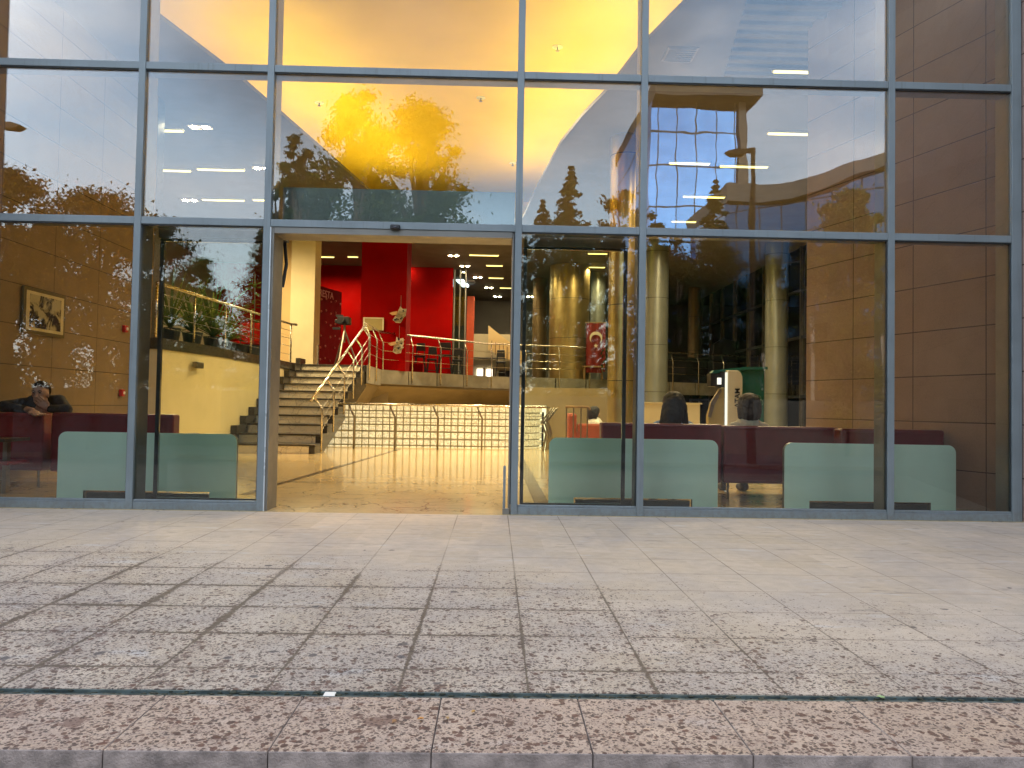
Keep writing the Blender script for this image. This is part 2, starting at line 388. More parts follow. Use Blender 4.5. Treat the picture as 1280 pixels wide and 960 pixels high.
M = {}
def frame_mat():
    t = NT('frame paint'); p = t.pos(); X, Y, Z = t.xyz(p)
    c = t.ramp(t.noise(p, 3, 5), [(.3, (.165,.197,.208)), (.7, (.205,.243,.256))])
    streak = t.mr(t.noise(t.map(p, (28, 28, 1.2)), 1., 4, .6), .56, .70)
    c = t.mix(t.math('MULTIPLY', streak, .35), c, (.10,.105,.10))
    grime = t.math('MULTIPLY', t.mr(Z, .0, .16, 1., 0.), t.mr(t.noise(p, 22, 5, .7), .42, .62))
    c = t.mix(t.math('MULTIPLY', grime, .4), c, (.13,.105,.08))
    spots = t.mr(t.noise(p, 70, 3, .6), .68, .74)
    c = t.mix(t.math('MULTIPLY', spots, .4), c, (.30,.30,.28))
    return t.pbr(c, t.mr(t.noise(p, 6, 3), .3, .7, .36, .52), .15, t.bump(t.noise(p, 30, 3), .05, .004), .5)
M['frame'] = frame_mat()
M['frame_dark'] = simple('dark gasket', (.02,.025,.025), .5)
M['alu'] = simple('brushed frame reveal', (.20,.19,.165), .42, .4, .15, 3, .05)
M['paving'] = paving_mat('terrace paving')
M['paving_front'] = paving_mat('front kerb paving', True)
M['kerb_face'] = simple('kerb riser stone', (.29,.235,.205), .85, 0, .42, 18, 1.0)
M['street_pave'] = simple('street paving', (.09,.085,.08), .85, 0, .2, 2, .4)
M['asphalt'] = simple('asphalt', (.06,.06,.062), .85, 0, .25, 8, .5)
M['marble'] = marble_mat('cream marble floor')
M['marble_dark'] = simple('dark marble inlay', (.10,.07,.05), .12, 0, .3, 6)
M['stair_marble'] = marble_mat('veined stair marble', (.92,.84,.62), (.20,.15,.10), .3, 0, 2.6)
M['stair_dark'] = simple('dark stair granite', (.055,.048,.035), .3, 0, .3, 20)
M['wall_left'] = stone_wall_mat('brown stone wall left', vstep=1.06, v0=3.03, vdir=(0,1), col=(.205,.145,.08), col2=(.24,.17,.095))
M['wall_right'] = stone_wall_mat('brown stone wall right', vstep=.80, v0=.55, vdir=(0,1.0), col=(.30,.20,.135), col2=(.34,.235,.165))
M['stone_out'] = stone_wall_mat('pink stone outside', vstep=5, v0=2, vdir=(0,1), col=(.25,.165,.14), col2=(.30,.205,.175))
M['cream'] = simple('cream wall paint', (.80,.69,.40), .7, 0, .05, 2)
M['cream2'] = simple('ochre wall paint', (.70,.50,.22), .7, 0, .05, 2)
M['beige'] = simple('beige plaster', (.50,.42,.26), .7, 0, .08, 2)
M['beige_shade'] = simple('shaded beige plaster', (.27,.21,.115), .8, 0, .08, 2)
M['stone_slat'] = simple('grille slat', (.10,.10,.095), .6)
M['dome'] = simple('yellow dome paint', (.72,.50,.10), .8, 0, .05, 1, spec=.1)
M['ceiling'] = simple('ceiling paint', (.15,.135,.11), .8, 0, .06, 1)
M['red'] = simple('red wall paint', (.26,.0012,.0004), .85, 0, .12, 1.2, spec=.06)
M['red_dark'] = simple('deep red board', (.17,.001,.002), .8, 0, .12, 2, spec=.1)
M['steel'] = simple('brushed steel', (.62,.56,.44), .26, 1, .12, 20)
M['steel_dark'] = simple('dull steel', (.24,.21,.16), .4, .9, .15, 10)
M['fascia'] = simple('satin metal panel', (.36,.34,.28), .33, .25, .25, 2.2)
M['col_grey'] = simple('grey column cladding', (.26,.28,.245), .38, .5, .12, 1.5)
M['col_gold'] = simple('golden column cladding', (.50,.37,.15), .34, .85, .12, 1.5)
M['col_brown'] = simple('brown column cladding', (.20,.13,.06), .4, .4, .12, 1.5)
M['leather'] = simple('burgundy leather', (.15,.010,.016), .38, 0, .15, 9, .15)
M['leather_red'] = simple('red leather', (.20,.008,.010), .40, 0, .15, 9, .15)
M['orange'] = simple('orange upholstery', (.36,.07,.025), .6, 0, .15, 9, .15)
M['mint'] = simple('mint board', (.68,.93,.79), .35, 0, .04, 3)
M['mint_edge'] = simple('screen edge', (.10,.12,.10), .5)
M['chrome'] = simple('leg chrome', (.5,.5,.5), .2, 1)
M['black'] = simple('black plastic', (.012,.012,.013), .4, 0, .2, 8)
M['dark'] = simple('dark fabric', (.02,.02,.024), .85, 0, .3, 25, .4)
M['skin'] = simple('skin', (.46,.27,.19), .5, 0, .12, 14, .1)
M['hair'] = simple('dark hair', (.012,.009,.008), .65, 0, .4, 60, .5)
M['hair2'] = simple('brown hair', (.022,.014,.011), .65, 0, .4, 60, .5)
M['cloth_dark'] = simple('dark jacket', (.022,.022,.028), .85, 0, .3, 20, .4)
M['cloth_blue'] = simple('light denim', (.22,.36,.55), .85, 0, .2, 30, .4)
M['cloth_cream'] = simple('cream cloth', (.55,.50,.36), .85, 0, .15, 20, .4)
M['white_paint'] = simple('white paint', (.75,.72,.65), .5, 0, .05, 3)
M['green'] = simple('teal green board', (.012,.14,.095), .4, 0, .12, 3)
M['kiosk_cream'] = simple('kiosk cream', (.72,.64,.42), .35, 0, .05, 3)
M['kiosk_gold'] = simple('kiosk olive gold', (.40,.32,.12), .4, .2, .1, 3)
M['flag_red'] = simple('flag red', (.20,.012,.008), .8, 0, .1, 4)
M['flag_white'] = simple('flag white', (.75,.66,.48), .7, 0, .04, 4)
M['leafmat'] = None
M['bark'] = simple('bark', (.09,.065,.045), .9, 0, .3, 12, .6)
M['pot'] = simple('dark pot', (.04,.045,.06), .6, 0, .2, 8)
M['wood'] = simple('wood slat', (.30,.17,.06), .5, 0, .2, 8)
M['tube_light'] = emissive('lit ceiling tube', (1., .78, .20), 1.5)
M['tube_dim'] = emissive('dim lit tube', (.62, .75, .72), 5)
M['spot_light'] = emissive('lit downlight', (1., .83, .50), 60)
M['cove_strip'] = emissive('lit cove strip', (1., .79, .09), 25)
def leaf_mat(name, c1, c2, trans=.25):
    t = NT(name); g = t.n.new('ShaderNodeNewGeometry')
    r = t.white(t.comb(g.outputs['Random Per Island'], 0., 0.))
    big = t.noise(t.obj(), .7, 3)
    f = t.math('ADD', t.math('MULTIPLY', r, .5), t.math('MULTIPLY', big, .5))
    c = t.ramp(f, [(.25, c1), (.75, c2)])
    a = t.n.new('ShaderNodeBsdfDiffuse'); t.link(c, a.inputs[0])
    b = t.n.new('ShaderNodeBsdfTranslucent'); t.link(c, b.inputs[0])
    m = t.n.new('ShaderNodeMixShader'); m.inputs[0].default_value = trans
    t.link(a.outputs[0], m.inputs[1]); t.link(b.outputs[0], m.inputs[2]); t.link(m.outputs[0], t.out.inputs[0]); return t.m
M['leaf_dark'] = leaf_mat('dark leaves', (.018,.035,.018), (.045,.075,.03))
M['leaf_mid'] = leaf_mat('green leaves', (.04,.075,.02), (.09,.13,.035))
M['leaf_warm'] = leaf_mat('bronze leaves', (.07,.05,.02), (.16,.10,.035))
M['leaf_yellow'] = leaf_mat('yellow green leaves', (.09,.10,.02), (.17,.18,.04))
M['leaf_house'] = leaf_mat('house plant leaves', (.045,.075,.015), (.13,.14,.03))

# block wall: lit glass blocks
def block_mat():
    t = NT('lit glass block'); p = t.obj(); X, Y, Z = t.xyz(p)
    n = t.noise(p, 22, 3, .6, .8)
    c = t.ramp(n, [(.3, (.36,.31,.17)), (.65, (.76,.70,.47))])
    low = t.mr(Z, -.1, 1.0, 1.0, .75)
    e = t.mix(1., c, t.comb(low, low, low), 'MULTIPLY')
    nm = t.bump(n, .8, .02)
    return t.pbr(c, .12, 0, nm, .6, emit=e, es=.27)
M['block'] = block_mat()
M['grout'] = simple('block grout', (.34,.29,.17), .8, 0, .1, 10)

# ------------------------------------------------------------------ ground and street (behind the camera, seen in the glass)
STEP = -4.54
def sheet(name, x0, x1, y0, y1, z, m):
    mb = MB(); mb.face([(x0,y0,z),(x1,y0,z),(x1,y1,z),(x0,y1,z)]); return struct(mb.build(name, m))
g = MB(); g.face([(-400,-400,-.62),(400,-400,-.62),(400,400,-.62),(-400,400,-.62)]); struct(g.build('ground', M['street_pave']))
sheet('road', -120, 120, -13.5, -8.2, -.612, M['asphalt'])
k = MB(); k.box(-60, 60, -8.2, -8.05, -.62, -.5); k.box(-60, 60, -13.65, -13.5, -.62, -.5); struct(k.build('road_kerb', M['kerb_face']))
t_ = MB(); t_.box(-9, 9, -4.105, -.085, -.6, 0); struct(t_.build('terrace_paving', M['paving']))
t_ = MB()
for i in range(-20, 21):
    xa = .278 + i*.4305; t_.box(xa+.0012, xa+.4293, STEP, -4.155, -.10, .0)
kf = struct(t_.build('terrace_edge_paving', [M['paving_front'], M['kerb_face']], bevel=.004))
for p_ in kf.data.polygons:
    if abs(p_.normal.z) < .5: p_.material_index = 1
t_ = MB(); t_.box(-9, 9, -4.56, -4.153, -.6, -.1015); t_.box(-9, 9, -4.95, -4.563, -.6, -.16); t_.box(-9, 9, -5.35, -4.953, -.6, -.31); t_.box(-9, 9, -5.75, -5.353, -.6, -.46)
struct(t_.build('terrace_steps', M['kerb_face']))
# slot drain
dr = thing('slot_drain', 'narrow metal slot drain running across the paving near its front edge', 'drain', (0,-4.13,0))
b = MB(); b.box(-9, 9, -.023, .024, -.05, -.028); b.build('channel', M['black'], dr)
b = MB(); b.box(-9, 9, -.0225, -.017, -.028, -.002); b.box(-9, 9, .0175, .0235, -.028, -.002)
for i in range(9): b.box(-9+i*2.01, -9+i*2.01+1.99, -.0015, .0025, -.028, -.007)
b.build('edge_strip', simple('drain metal', (.10,.13,.125), .55, .4, .7, 14), dr)
p0 = atz(414, 866, 0)
b = MB(); b.box(p0.x-.022, p0.x+.014, -4.147, -4.112, -.012, -.001); tag(b.build('drain_bracket', M['white_paint'], bevel=.002), 'small pale bracket lying in the slot drain left of centre', 'bracket')
# debris caught in the drain
b = MB()
for i in range(1500):
    x = random.uniform(-3, 3); y = -4.13+random.uniform(-.024,.024); r = random.uniform(.002,.009)
    b.ball((x, y, -.016+random.random()*.013), r, (1.6,1,.4), 5, 3)
o = b.build('drain_debris', simple('wet leaf litter', (.03,.035,.022), .7, 0, .5, 40)); o['kind'] = 'stuff'; tag(o, 'dark leaf litter and grit caught in the slot drain', 'leaf litter')
# fallen leaves
def fallen(px, py, r, col, label, ang):
    c = atz(px, py, .004); b = MB(); n = 11; pts = []
    for i in range(n):
        a = 2*pi*i/n; rr = r*(1 if i % 2 else .62)*(1.25 if i == 0 else 1)
        pts.append((rr*cos(a), rr*.7*sin(a), .002+.004*abs(sin(a))))
    b.face(pts); b.face([(x, y, z+.0012) for x, y, z in pts][::-1])
    o = b.build('fallen_leaf', simple('leaf '+label[:12], col, .6, 0, .2, 40)); o.location = c; o.rotation_euler = (0,0,ang)
    tag(o, label, 'leaf', 'leaves fallen on the paving')
fallen(526, 900, .011, (.55,.24,.05), 'small orange leaf lying on the front kerb slab left of the joint', .3)
fallen(493, 903, .012, (.33,.17,.07), 'tan leaf on the front kerb slab, left of the orange leaf', 1.2)
fallen(559, 899, .009, (.42,.25,.09), 'tiny ochre leaf just right of the kerb slab joint', 2.)
fallen(592, 891, .009, (.50,.28,.07), 'tiny yellow leaf near the drain, right of the slab joint', .8)
fallen(1101, 873, .016, (.30,.42,.18), 'pale green leaf lying across the slot drain at right', 2.6)

# ------------------------------------------------------------------ the glass front
MX = [-5.02, -3.067, -1.972, .178, 1.252, 3.42, 4.525]      # mullion centres
T2, T1, T0, TOP = 2.452, 3.787, 5.1, 5.95
FW = .058
fr = thing('glass_facade', 'tall entrance front of blue grey metal frames and reflecting glass panes', 'glass facade', (0,0,0))
for i, x in enumerate(MX):
    wdt = FW if i < 6 else .085
    b = MB(); b.box(x-wdt/2, x+wdt/2, -.045, .0, 0, TOP); b.build('mullion', M['frame'], fr, bevel=.003)
    wi = .05
    b = MB(); b.box(x-wi/2, x+wi/2, .002, .21, 0.06, TOP-.01); b.build('mullion_fin', M['alu'], fr, bevel=.003)
b = MB()
for i, x in enumerate(MX[1:3]+MX[3:]): pass
for zc, nm_ in ((T2,'transom'),(T1,'transom'),(T0,'transom')):
    b = MB()
    for i in range(6):
        xa = MX[i]+FW/2; xb = MX[i+1]-(FW/2 if i < 5 else .0425)
        b.box(xa+.0005, xb-.0005, -.040, .0, zc-.031, zc+.031)
    b.build(nm_, M['frame'], fr, bevel=.003)
    b = MB()
    for i in range(6):
        b.box(MX[i]+.026, MX[i+1]-.026, .003, .17, zc-.022, zc+.020)
    b.build('transom_fin', M['alu'], fr)
for i in (0,1,3,4,5):
    xa = MX[i]+FW/2; xb = MX[i+1]-(FW/2 if i < 5 else .0425)
    b = MB(); b.box(xa+.0005, xb-.0005, -.038, .0, .0, .062); b.box(xa+.0005, xb-.0005, -.030, .0, .0625, .083)
    b.build('bottom_rail', M['frame'], fr, bevel=.003)
    b = MB(); b.box(MX[i]+.026, MX[i+1]-.026, .003, .16, .0, .05); b.build('sill', M['alu'], fr)
# gaskets under the transoms
for zc in (T2, T1, T0):
    for i in range(6):
        if zc == T2 and i == 2: continue
        b = MB(); b.box(MX[i]+FW/2+.001, MX[i+1]-FW/2-.001, -.030, -.004, zc-.041, zc-.0315); b.build('gasket', M['frame_dark'], fr)
for i in range(1, 7):
    b = MB(); b.box(MX[i]-FW/2-.009-(.014 if i==6 else 0), MX[i]-FW/2-.0005-(.014 if i==6 else 0), -.028, -.004, .085, T2-.043); b.build('gasket', M['frame_dark'], fr)
levels = [(.083, T2-.031), (T2+.031, T1-.031), (T1+.031, T0-.031)]
for i in range(6):
    for j, (z0, z1) in enumerate(levels):
        if j == 0 and i == 2: continue
        low = j == 0
        gm = glass_mat('pane glass', base=.004 if low else .034, wav=.0010 if low else .0013, sc=.75+.1*i, seed=i*1.3+j*2.1)
        b = MB(); b.box(MX[i]+.0275, MX[i+1]-.0275, -.014, -.004, z0-.006, z1+.006)
        b.build('pane', gm, fr)
# door opening reveal
JL, JR = MX[2]+FW/2, MX[3]-FW/2
b = MB(); b.box(JL+.001, JL+.030, -.030, .26, 0, T2-.034); b.build('door_jamb', M['alu'], fr, bevel=.002); b = MB(); b.box(JR-.022, JR-.001, -.02, .26, 0, T2-.034); b.build('door_jamb', M['alu'], fr, bevel=.002)
b = MB(); b.box(JL+.032, JR-.024, -.03, .26, T2-.085, T2-.034); b.build('door_head', M['alu'], fr)
b = MB(); b.box(JL+.0005, JL+.009, -.046, -.031, 0, T2-.036); b.build('door_trim', simple('bright trim', (.6,.66,.68), .3, .3), fr)
# header box over the sliding doors
hb = thing('door_header_box', 'long grey box over the doorway holding the sliding door gear', 'header box', (0,.28,T2))
b = MB(); b.box(JL+.01, JR-.0, -.0, .28, -.02, .40); b.build('casing', simple('header casing', (.17,.20,.19), .35, .3, .1, 3), hb, bevel=.004)
b = MB(); b.box(JL+.02, JR-.01, -.004, -.001, .0, .012); b.build('cover_line', M['black'], hb)
sn = thing('door_sensor', 'small black motion sensor fixed over the middle of the doorway', 'sensor', at(494, 284, -.06))
b = MB(); b.box(-.042, .042, -.02, .03, -.022, .022); b.build('housing', M['black'], sn, bevel=.012, seg=3)
b = MB(); b.ball((0,-.018,-.006), .016, (1.3,.5,.7), 12, 7); b.build('lens', simple('smoked lens', (.03,.03,.04), .1), sn, smooth=True)
# sliding leaves parked behind the side panes
gl_leaf = glass_mat('leaf glass', base=.0, tint=(.92,.95,.91), wav=.0004)
def leaf(x0, x1, label):
    t = thing('sliding_door', label, 'glass door', ((x0+x1)/2, .30, 0), 'parked leaves of the sliding entrance door'); h = (x1-x0)/2
    b = MB(); b.box(-h, -h+.032, -.018, .018, .04, 2.34); b.build('stile', M['frame_dark'], t)
    b = MB(); b.box(h-.032, h, -.018, .018, .04, 2.34); b.build('stile', M['frame_dark'], t)
    b = MB(); b.box(-h, h, -.02, .02, 2.342, 2.44); b.build('top_rail', M['frame_dark'], t)
    b = MB(); b.box(-h+.033, h-.033, -.02, .02, .01, .06); b.build('bottom_rail', M['frame_dark'], t)
    b = MB(); b.box(-h+.033, h-.033, -.005, .005, .061, 2.341); b.build('pane', gl_leaf, t)
    b = MB(); b.box(-h, h, -.06, -.022, 2.36, 2.46); b.build('track', M['steel_dark'], t)
leaf(at(201,400,.3).x-.016, -2.02, 'left glass leaf of the sliding door, parked behind the pane left of the doorway')
leaf(.235, at(781,400,.3).x+.016, 'right glass leaf of the sliding door, parked behind the pane right of the doorway')
# low guard at the right jamb
gd = thing('door_guard', 'short grey metal guard plate standing on the sill at the right side of the doorway', 'door guard', (at(630,637,-.02).x, -.01, 0))
b = MB(); b.box(-.012, .010, -.012, .012, .05, .41); b.build('plate', M['frame'], gd, bevel=.003)
b = MB(); b.box(-.014, .045, -.03, .03, 0, .05); b.build('foot', M['alu'], gd, bevel=.003)
da = thing('hanging_cable_duct', 'black strip hanging from the top left corner inside the doorway', 'cable duct', at(356, 303, .5))
b = MB(); p1 = at(356,303,.5); p2 = at(358,330,.5); p3 = at(353,359,.5)
b.tube([(0,0,0), p2-p1, p3-p1], .016, 6); b.build('duct', M['black'], da)
b = MB(); b.box(-.09, .03, -.03, .03, .0, .05); b.build('bracket', M['black'], da)

# ------------------------------------------------------------------ building shell (left, right, above)
sh = thing('entrance_building', 'big stone clad building round the glass entrance, with a flat roof', 'building', (0,0,0))
b = MB(); b.box(-14, 14, -.25, .0, 5.98, 14); b.build('upper_wall', M['stone_out'], sh)
b = MB(); b.box(-14, 14, .01, 34, 7.3, 14); b.build('roof', M['beige'], sh)
b = MB(); b.box(-14, -5.53, -.25, .25, 0, 5.97); b.build('left_pier', M['stone_out'], sh)
b = MB(); b.prism([(-5.53,-.02),(-5.53,-2.05),(-6.1,-2.05),(-6.1,-.26),(-5.9,-.25),(-5.53,-.25)], 'z', 0, 5.9); b.build('left_return_wall', M['stone_out'], sh)
ux, uy = -.309, .951
def RW(t): return (4.75+ux*t, .2+uy*t)
# right wing outside, splayed
b = MB(); b.prism([(4.575,-.003),(4.575+.325*6.1,-6.1),(14,-6.1),(14,-.253),(4.60,-.253)], 'z', -.6, 13.9); b.build('right_wing_wall', M['stone_out'], sh)
# interior stone walls
sw = thing('stone_wall', 'brown stone clad inner wall at left carrying the framed picture', 'wall', (-5.5,.25,0), 'inner stone walls')
b = MB(); b.box(-.25, 0, 0, 5.5, 0, 5.8); b.build('cladding', M['wall_left'], sw)
b = MB(); b.box(-.25, .004, 5.505, 5.75, 0, 5.8); b.build('end_post', M['stair_dark'], sw)
sw = thing('stone_wall', 'brown stone clad slanting inner wall behind the sofa at right', 'wall', (0,0,0), 'inner stone walls')
a0, a1 = RW(0), RW(2.83)
b = MB(); b.prism([a0, a1, (a1[0]+.35, a1[1]+.1), (a0[0]+.35, a0[1])], 'z', 0, 5.8); b.build('cladding', M['wall_right'], sw)
# enclosing walls
o = MB(); o.box(-10, 13.2, 29, 29.3, 0, 7.2); tag(o.build('back_wall', M['ceiling']), 'dim plaster wall at the far back of the hall', 'wall')
o = MB(); o.box(-10.3, -10, 0, 29.3, 0, 7.2); tag(o.build('side_wall', M['beige']), 'plaster side wall beyond the plants at left', 'wall')

# ------------------------------------------------------------------ floors and ceiling
struct(MB().box(-10, 13, -.08, 10.6, -.3, 0).build('hall_floor', M['marble']))
def strip_floor(a, b_, w_, name):
    a, b_ = Vector(a), Vector(b_); d = (b_-a).normalized(); s = Vector((-d.y, d.x, 0))*w_/2
    mb = MB(); mb.face([a-s, b_-s, b_+s, a+s]); o = mb.build(name, M['marble_dark']); o.location.z = .004; return struct(o)
q1 = atz(343,607,0); q2 = atz(500,561,0); q1 = q1+(q1-q2)*.12
strip_floor(q1, q2, .075, 'floor_inlay')
q3 = atz(648,570,0); q4 = atz(677,629,0); strip_floor(q3+(q3-q4)*.3, q4, .14, 'floor_inlay')
strip_floor(atz(343,602,0)+Vector((-4,0,0)), atz(343,602,0)+Vector((6.6,.0,0)), .022, 'floor_inlay')
ZC = 5.8
ZP = 1.87
EDGE = [(-3.2,12.45),(-3.2,14.9),(-.24,18.2),(2.1,18.7),(8.2,21.4),(13,23)]
WA, WB = (-5.13,5.3), (-4.78,10.8)
slab = MB()
poly = EDGE + [(13,29),(-10,29),(-10,5.72),(-5.35,5.72),(-4.98,7.2),(-4.80,12.45)]
slab.prism(poly, 'z', ZP-.16, ZP); struct(slab.build('mezzanine_floor', M['stair_dark']))
# ceiling with the dome opening
Lp = [(190,15),(300,98),(460,237)]; Rp = [(655,270),(672,232),(700,180),(728,145),(760,112),(800,60),(860,0)]
Lw = [atz(x,y,ZC) for x,y in Lp]; Rw = [atz(x,y,ZC) for x,y in Rp]
l0 = Lw[0]+(Lw[0]-Lw[1])*.55; lf = Lw[2]+(Lw[2]-Lw[1])*.66
r1 = Rw[-1]+(Rw[-1]-Rw[-2])*.55
YN = .5
l0.y = max(l0.y, YN); r1.y = YN
YF = 13.6
lf = Lw[2] + (Lw[2]-Lw[1])*((YF-Lw[2].y)/(Lw[2].y-Lw[1].y))
hole = [Vector((l0.x,YN,ZC))] + Lw + [Vector((lf.x,YF,ZC)), Vector((Rw[0].x-.12,YF,ZC))] + Rw + [Vector((r1.x,YN,ZC))]
bm = bmesh.new()
outer = [bm.verts.new((x,y,ZC)) for x,y in ((-10,.01),(13,.01),(13,29),(-10,29))]
inner = [bm.verts.new((p.x,p.y,ZC)) for p in hole]
eds = [bm.edges.new((outer[i], outer[(i+1)%4])) for i in range(4)] + [bm.edges.new((inner[i], inner[(i+1)%len(inner)])) for i in range(len(inner))]
bmesh.ops.triangle_fill(bm, edges=eds, use_beauty=True)
r = bmesh.ops.extrude_face_region(bm, geom=bm.faces[:])
for v in [e for e in r['geom'] if isinstance(e, bmesh.types.BMVert)]: v.co.z += .06
bmesh.ops.recalc_face_normals(bm, faces=bm.faces)
me = bpy.data.meshes.new('ceiling'); bm.to_mesh(me); bm.free(); me.materials.append(M['ceiling'])
ce = bpy.data.objects.new('ceiling', me); COL.objects.link(ce); struct(ce)
# dome above the hole, wider than it
ZD = 7.15
cen = sum((Vector(h) for h in hole), Vector())/len(hole)
wide = []
for h in hole:
    d = Vector((h.x-cen.x, h.y-cen.y, 0)); d.x += 1.9*(1 if d.x > 0 else -1); d.y *= 1.45 if d.y > 0 else 1.02; wide.append((cen.x+d.x, cen.y+d.y))
dm = MB(); n = len(wide)
dm.face([(x,y,ZD) for x,y in wide])
for i in range(n):
    a, b2 = wide[i], wide[(i+1)%n]; dm.face([(a[0],a[1],ZC+.06),(b2[0],b2[1],ZC+.06),(b2[0],b2[1],ZD),(a[0],a[1],ZD)])
struct(dm.build('ceiling_dome', M['dome']))
cg = thing('cove_lighting', 'warm light strips hidden round the raised yellow ceiling', 'cove light', (0,0,ZC+.08))
def cove(pts, off, m):
    for a, b2 in zip(pts[:-1], pts[1:]):
        a2 = Vector((a.x+off, a.y, .03)); b3 = Vector((b2.x+off, b2.y, .03)); mb = MB(); mb.bar(a2, b3, .05, .04); mb.build('light_strip', m, cg)
cove(Rw, .28, M['cove_strip'])
cove([Lw[1], Lw[2], Vector((lf.x,YF,0))], -.28, emissive('soft cove strip', (1.,.79,.09), 21))

# ------------------------------------------------------------------ ceiling lights
proto_lin = {}
def linear(px, py, lpx, label, mat='tube_light', Z=ZC):
    p = atz(px, py, Z-.03); ln = abs(atz(px+lpx/2, py, Z-.03).x - atz(px-lpx/2, py, Z-.03).x)
    t = thing('ceiling_light', label, 'ceiling light', (p.x, p.y, Z), 'linear ceiling lights'); h = ln/2
    b = MB(); b.box(-h-.02, h+.02, -.05, .05, -.035, -.002); b.build('housing', M['white_paint'], t)
    b = MB(); b.box(-h, h, -.034, .034, -.05, -.0355); b.build('diffuser', M[mat], t)
    ld = bpy.data.lights.new('tube_lamp', 'SPOT'); ld.energy = 165*min(1.6, max(.4, ln)); ld.color = (1,.76,.42); ld.spot_size = radians(165); ld.spot_blend = .6; ld.shadow_soft_size = .0
    lo = bpy.data.objects.new('tube_lamp', ld); COL.objects.link(lo); lo.parent = t; lo.location = (0,0,-.08)
def twin(px, py, label, Z=ZC):
    p = atz(px, py, Z-.03)
    t = thing('downlight', label, 'downlight', (p.x, p.y, Z), 'square twin downlights')
    b = MB(); b.box(-.20, .20, -.1, .1, -.02, -.002); b.build('plate', M['white_paint'], t)
    for s in (-1, 1):
        b = MB(); b.box(s*.10-.045, s*.10+.045, -.045, .045, -.032, -.0205); b.build('lamp', M['spot_light'], t)
linear(212,163,32,'nearest long ceiling light at left, top one in the pane left of the doorway')
linear(215,213,44,'long ceiling light at left, left one of the pair in the middle row')
linear(276,212,56,'long ceiling light at left, right one of the pair in the middle row')
linear(279,250,50,'long ceiling light at left, in the lowest row above the crossbar')
linear(330,250,26,'short stretch of ceiling light beside the frame left of the doorway')
linear(992,89,50,'topmost long ceiling light at right, just under the top crossbar')
linear(988,167,56,'long ceiling light at right, above the reflected lamp post')
linear(862,204,50,'long ceiling light at right, left one of the pair over the spruce reflection')
linear(930,208,60,'long ceiling light at right, crossing the reflected lamp post')
linear(880,246,52,'long ceiling light at right, over the tip of the reflected spruce')
linear(855,277,30,'short ceiling light at right, just above the crossbar')
linear(404,321,26,'ceiling light between the cream pier and red column, upper left')
linear(441,321,12,'stub of ceiling light touching the red column, upper right of its pair')
linear(427,333.5,42,'ceiling light between the cream pier and red column, lower one')
linear(605,319,36,'nearest ceiling light right of the red column, longest of its line')
linear(618,332,20,'second ceiling light from the front right of the red column')
linear(620,347.5,18,'third ceiling light from the front right of the red column')
linear(634,360,18,'fourth ceiling light from the front right of the red column')
linear(655,380,16,'ceiling light just right of the doorway frame, deep in the hall')
linear(747,317,24,'ceiling light right of the gold column, upper one')
linear(746,334,20,'ceiling light right of the gold column, lower one')
linear(977,323,12,'small ceiling light by the side windows, left one')
linear(1008,328,12,'small ceiling light by the side windows, right one at the stone wall')
twin(250,160,'twin downlight at left beside the topmost long ceiling light')
twin(328,211,'twin downlight at left beside the frame of the doorway bay')
twin(237,251,'twin downlight at left in the lowest row above the crossbar')
twin(506,333,'twin downlight against the right side of the red column')
for i, (a, c) in enumerate(((567,320),(581,333),(597,347),(611,360),(622,371),(633,380),(663,371),(661,391))):
    twin(a, c, ['first','second','third','fourth','fifth','sixth','seventh','last and farthest'][i]+' twin downlight from the front in the row right of the red column')
# bluish strip along the glass wall
p = atz(574,350,ZC-.06); q = atz(582,358,ZC-.06)
ws = thing('wall_washer', 'cool white light strip on the ceiling along the red wall end', 'light strip', p)
b = MB(); b.bar((0,0,0), q-p, .25, .05); b.build('diffuser', emissive('cool strip', (.75,.9,1.), 3.0), ws)
b = MB(); b.bar(Vector((0,0,.035)), q-p+Vector((0,0,.035)), .3, .018); b.build('housing', M['white_paint'], ws)
# ceiling vents and sprinklers
def vent(px, py, w_, d_, label):
    c = atz(px, py, ZC-.01); t = thing('ceiling_vent', label, 'air vent', (c.x, c.y, ZC), 'ceiling vents')
    b = MB(); b.box(-w_/2, w_/2, -d_/2, d_/2, -.02, -.002); b.build('frame', M['steel_dark'], t)
    b = MB()
    for i in range(7): y = -d_/2+d_*(i+.5)/7; b.box(-w_/2+.03, w_/2-.03, y-.012, y+.012, -.034, -.0205)
    b.build('louvre', M['alu'], t)
vent(850,68,.42,.42,'square grey air vent in the ceiling right of the yellow area')
vent(583,352,.7,.5,'dark air vent by the cool light strip')
c = atz(985,40,ZC-.05); gr = thing('ceiling_grille', 'long slatted ceiling grille above the side windows at right', 'ceiling grille', (c.x+.5, c.y, ZC))
for i in range(14):
    b = MB(); b.box(-1.4+i*.04, 1.3, -1.6+i*.24, -1.54+i*.24, -.05, -.002); b.build('slat', M['stone_slat'], gr)
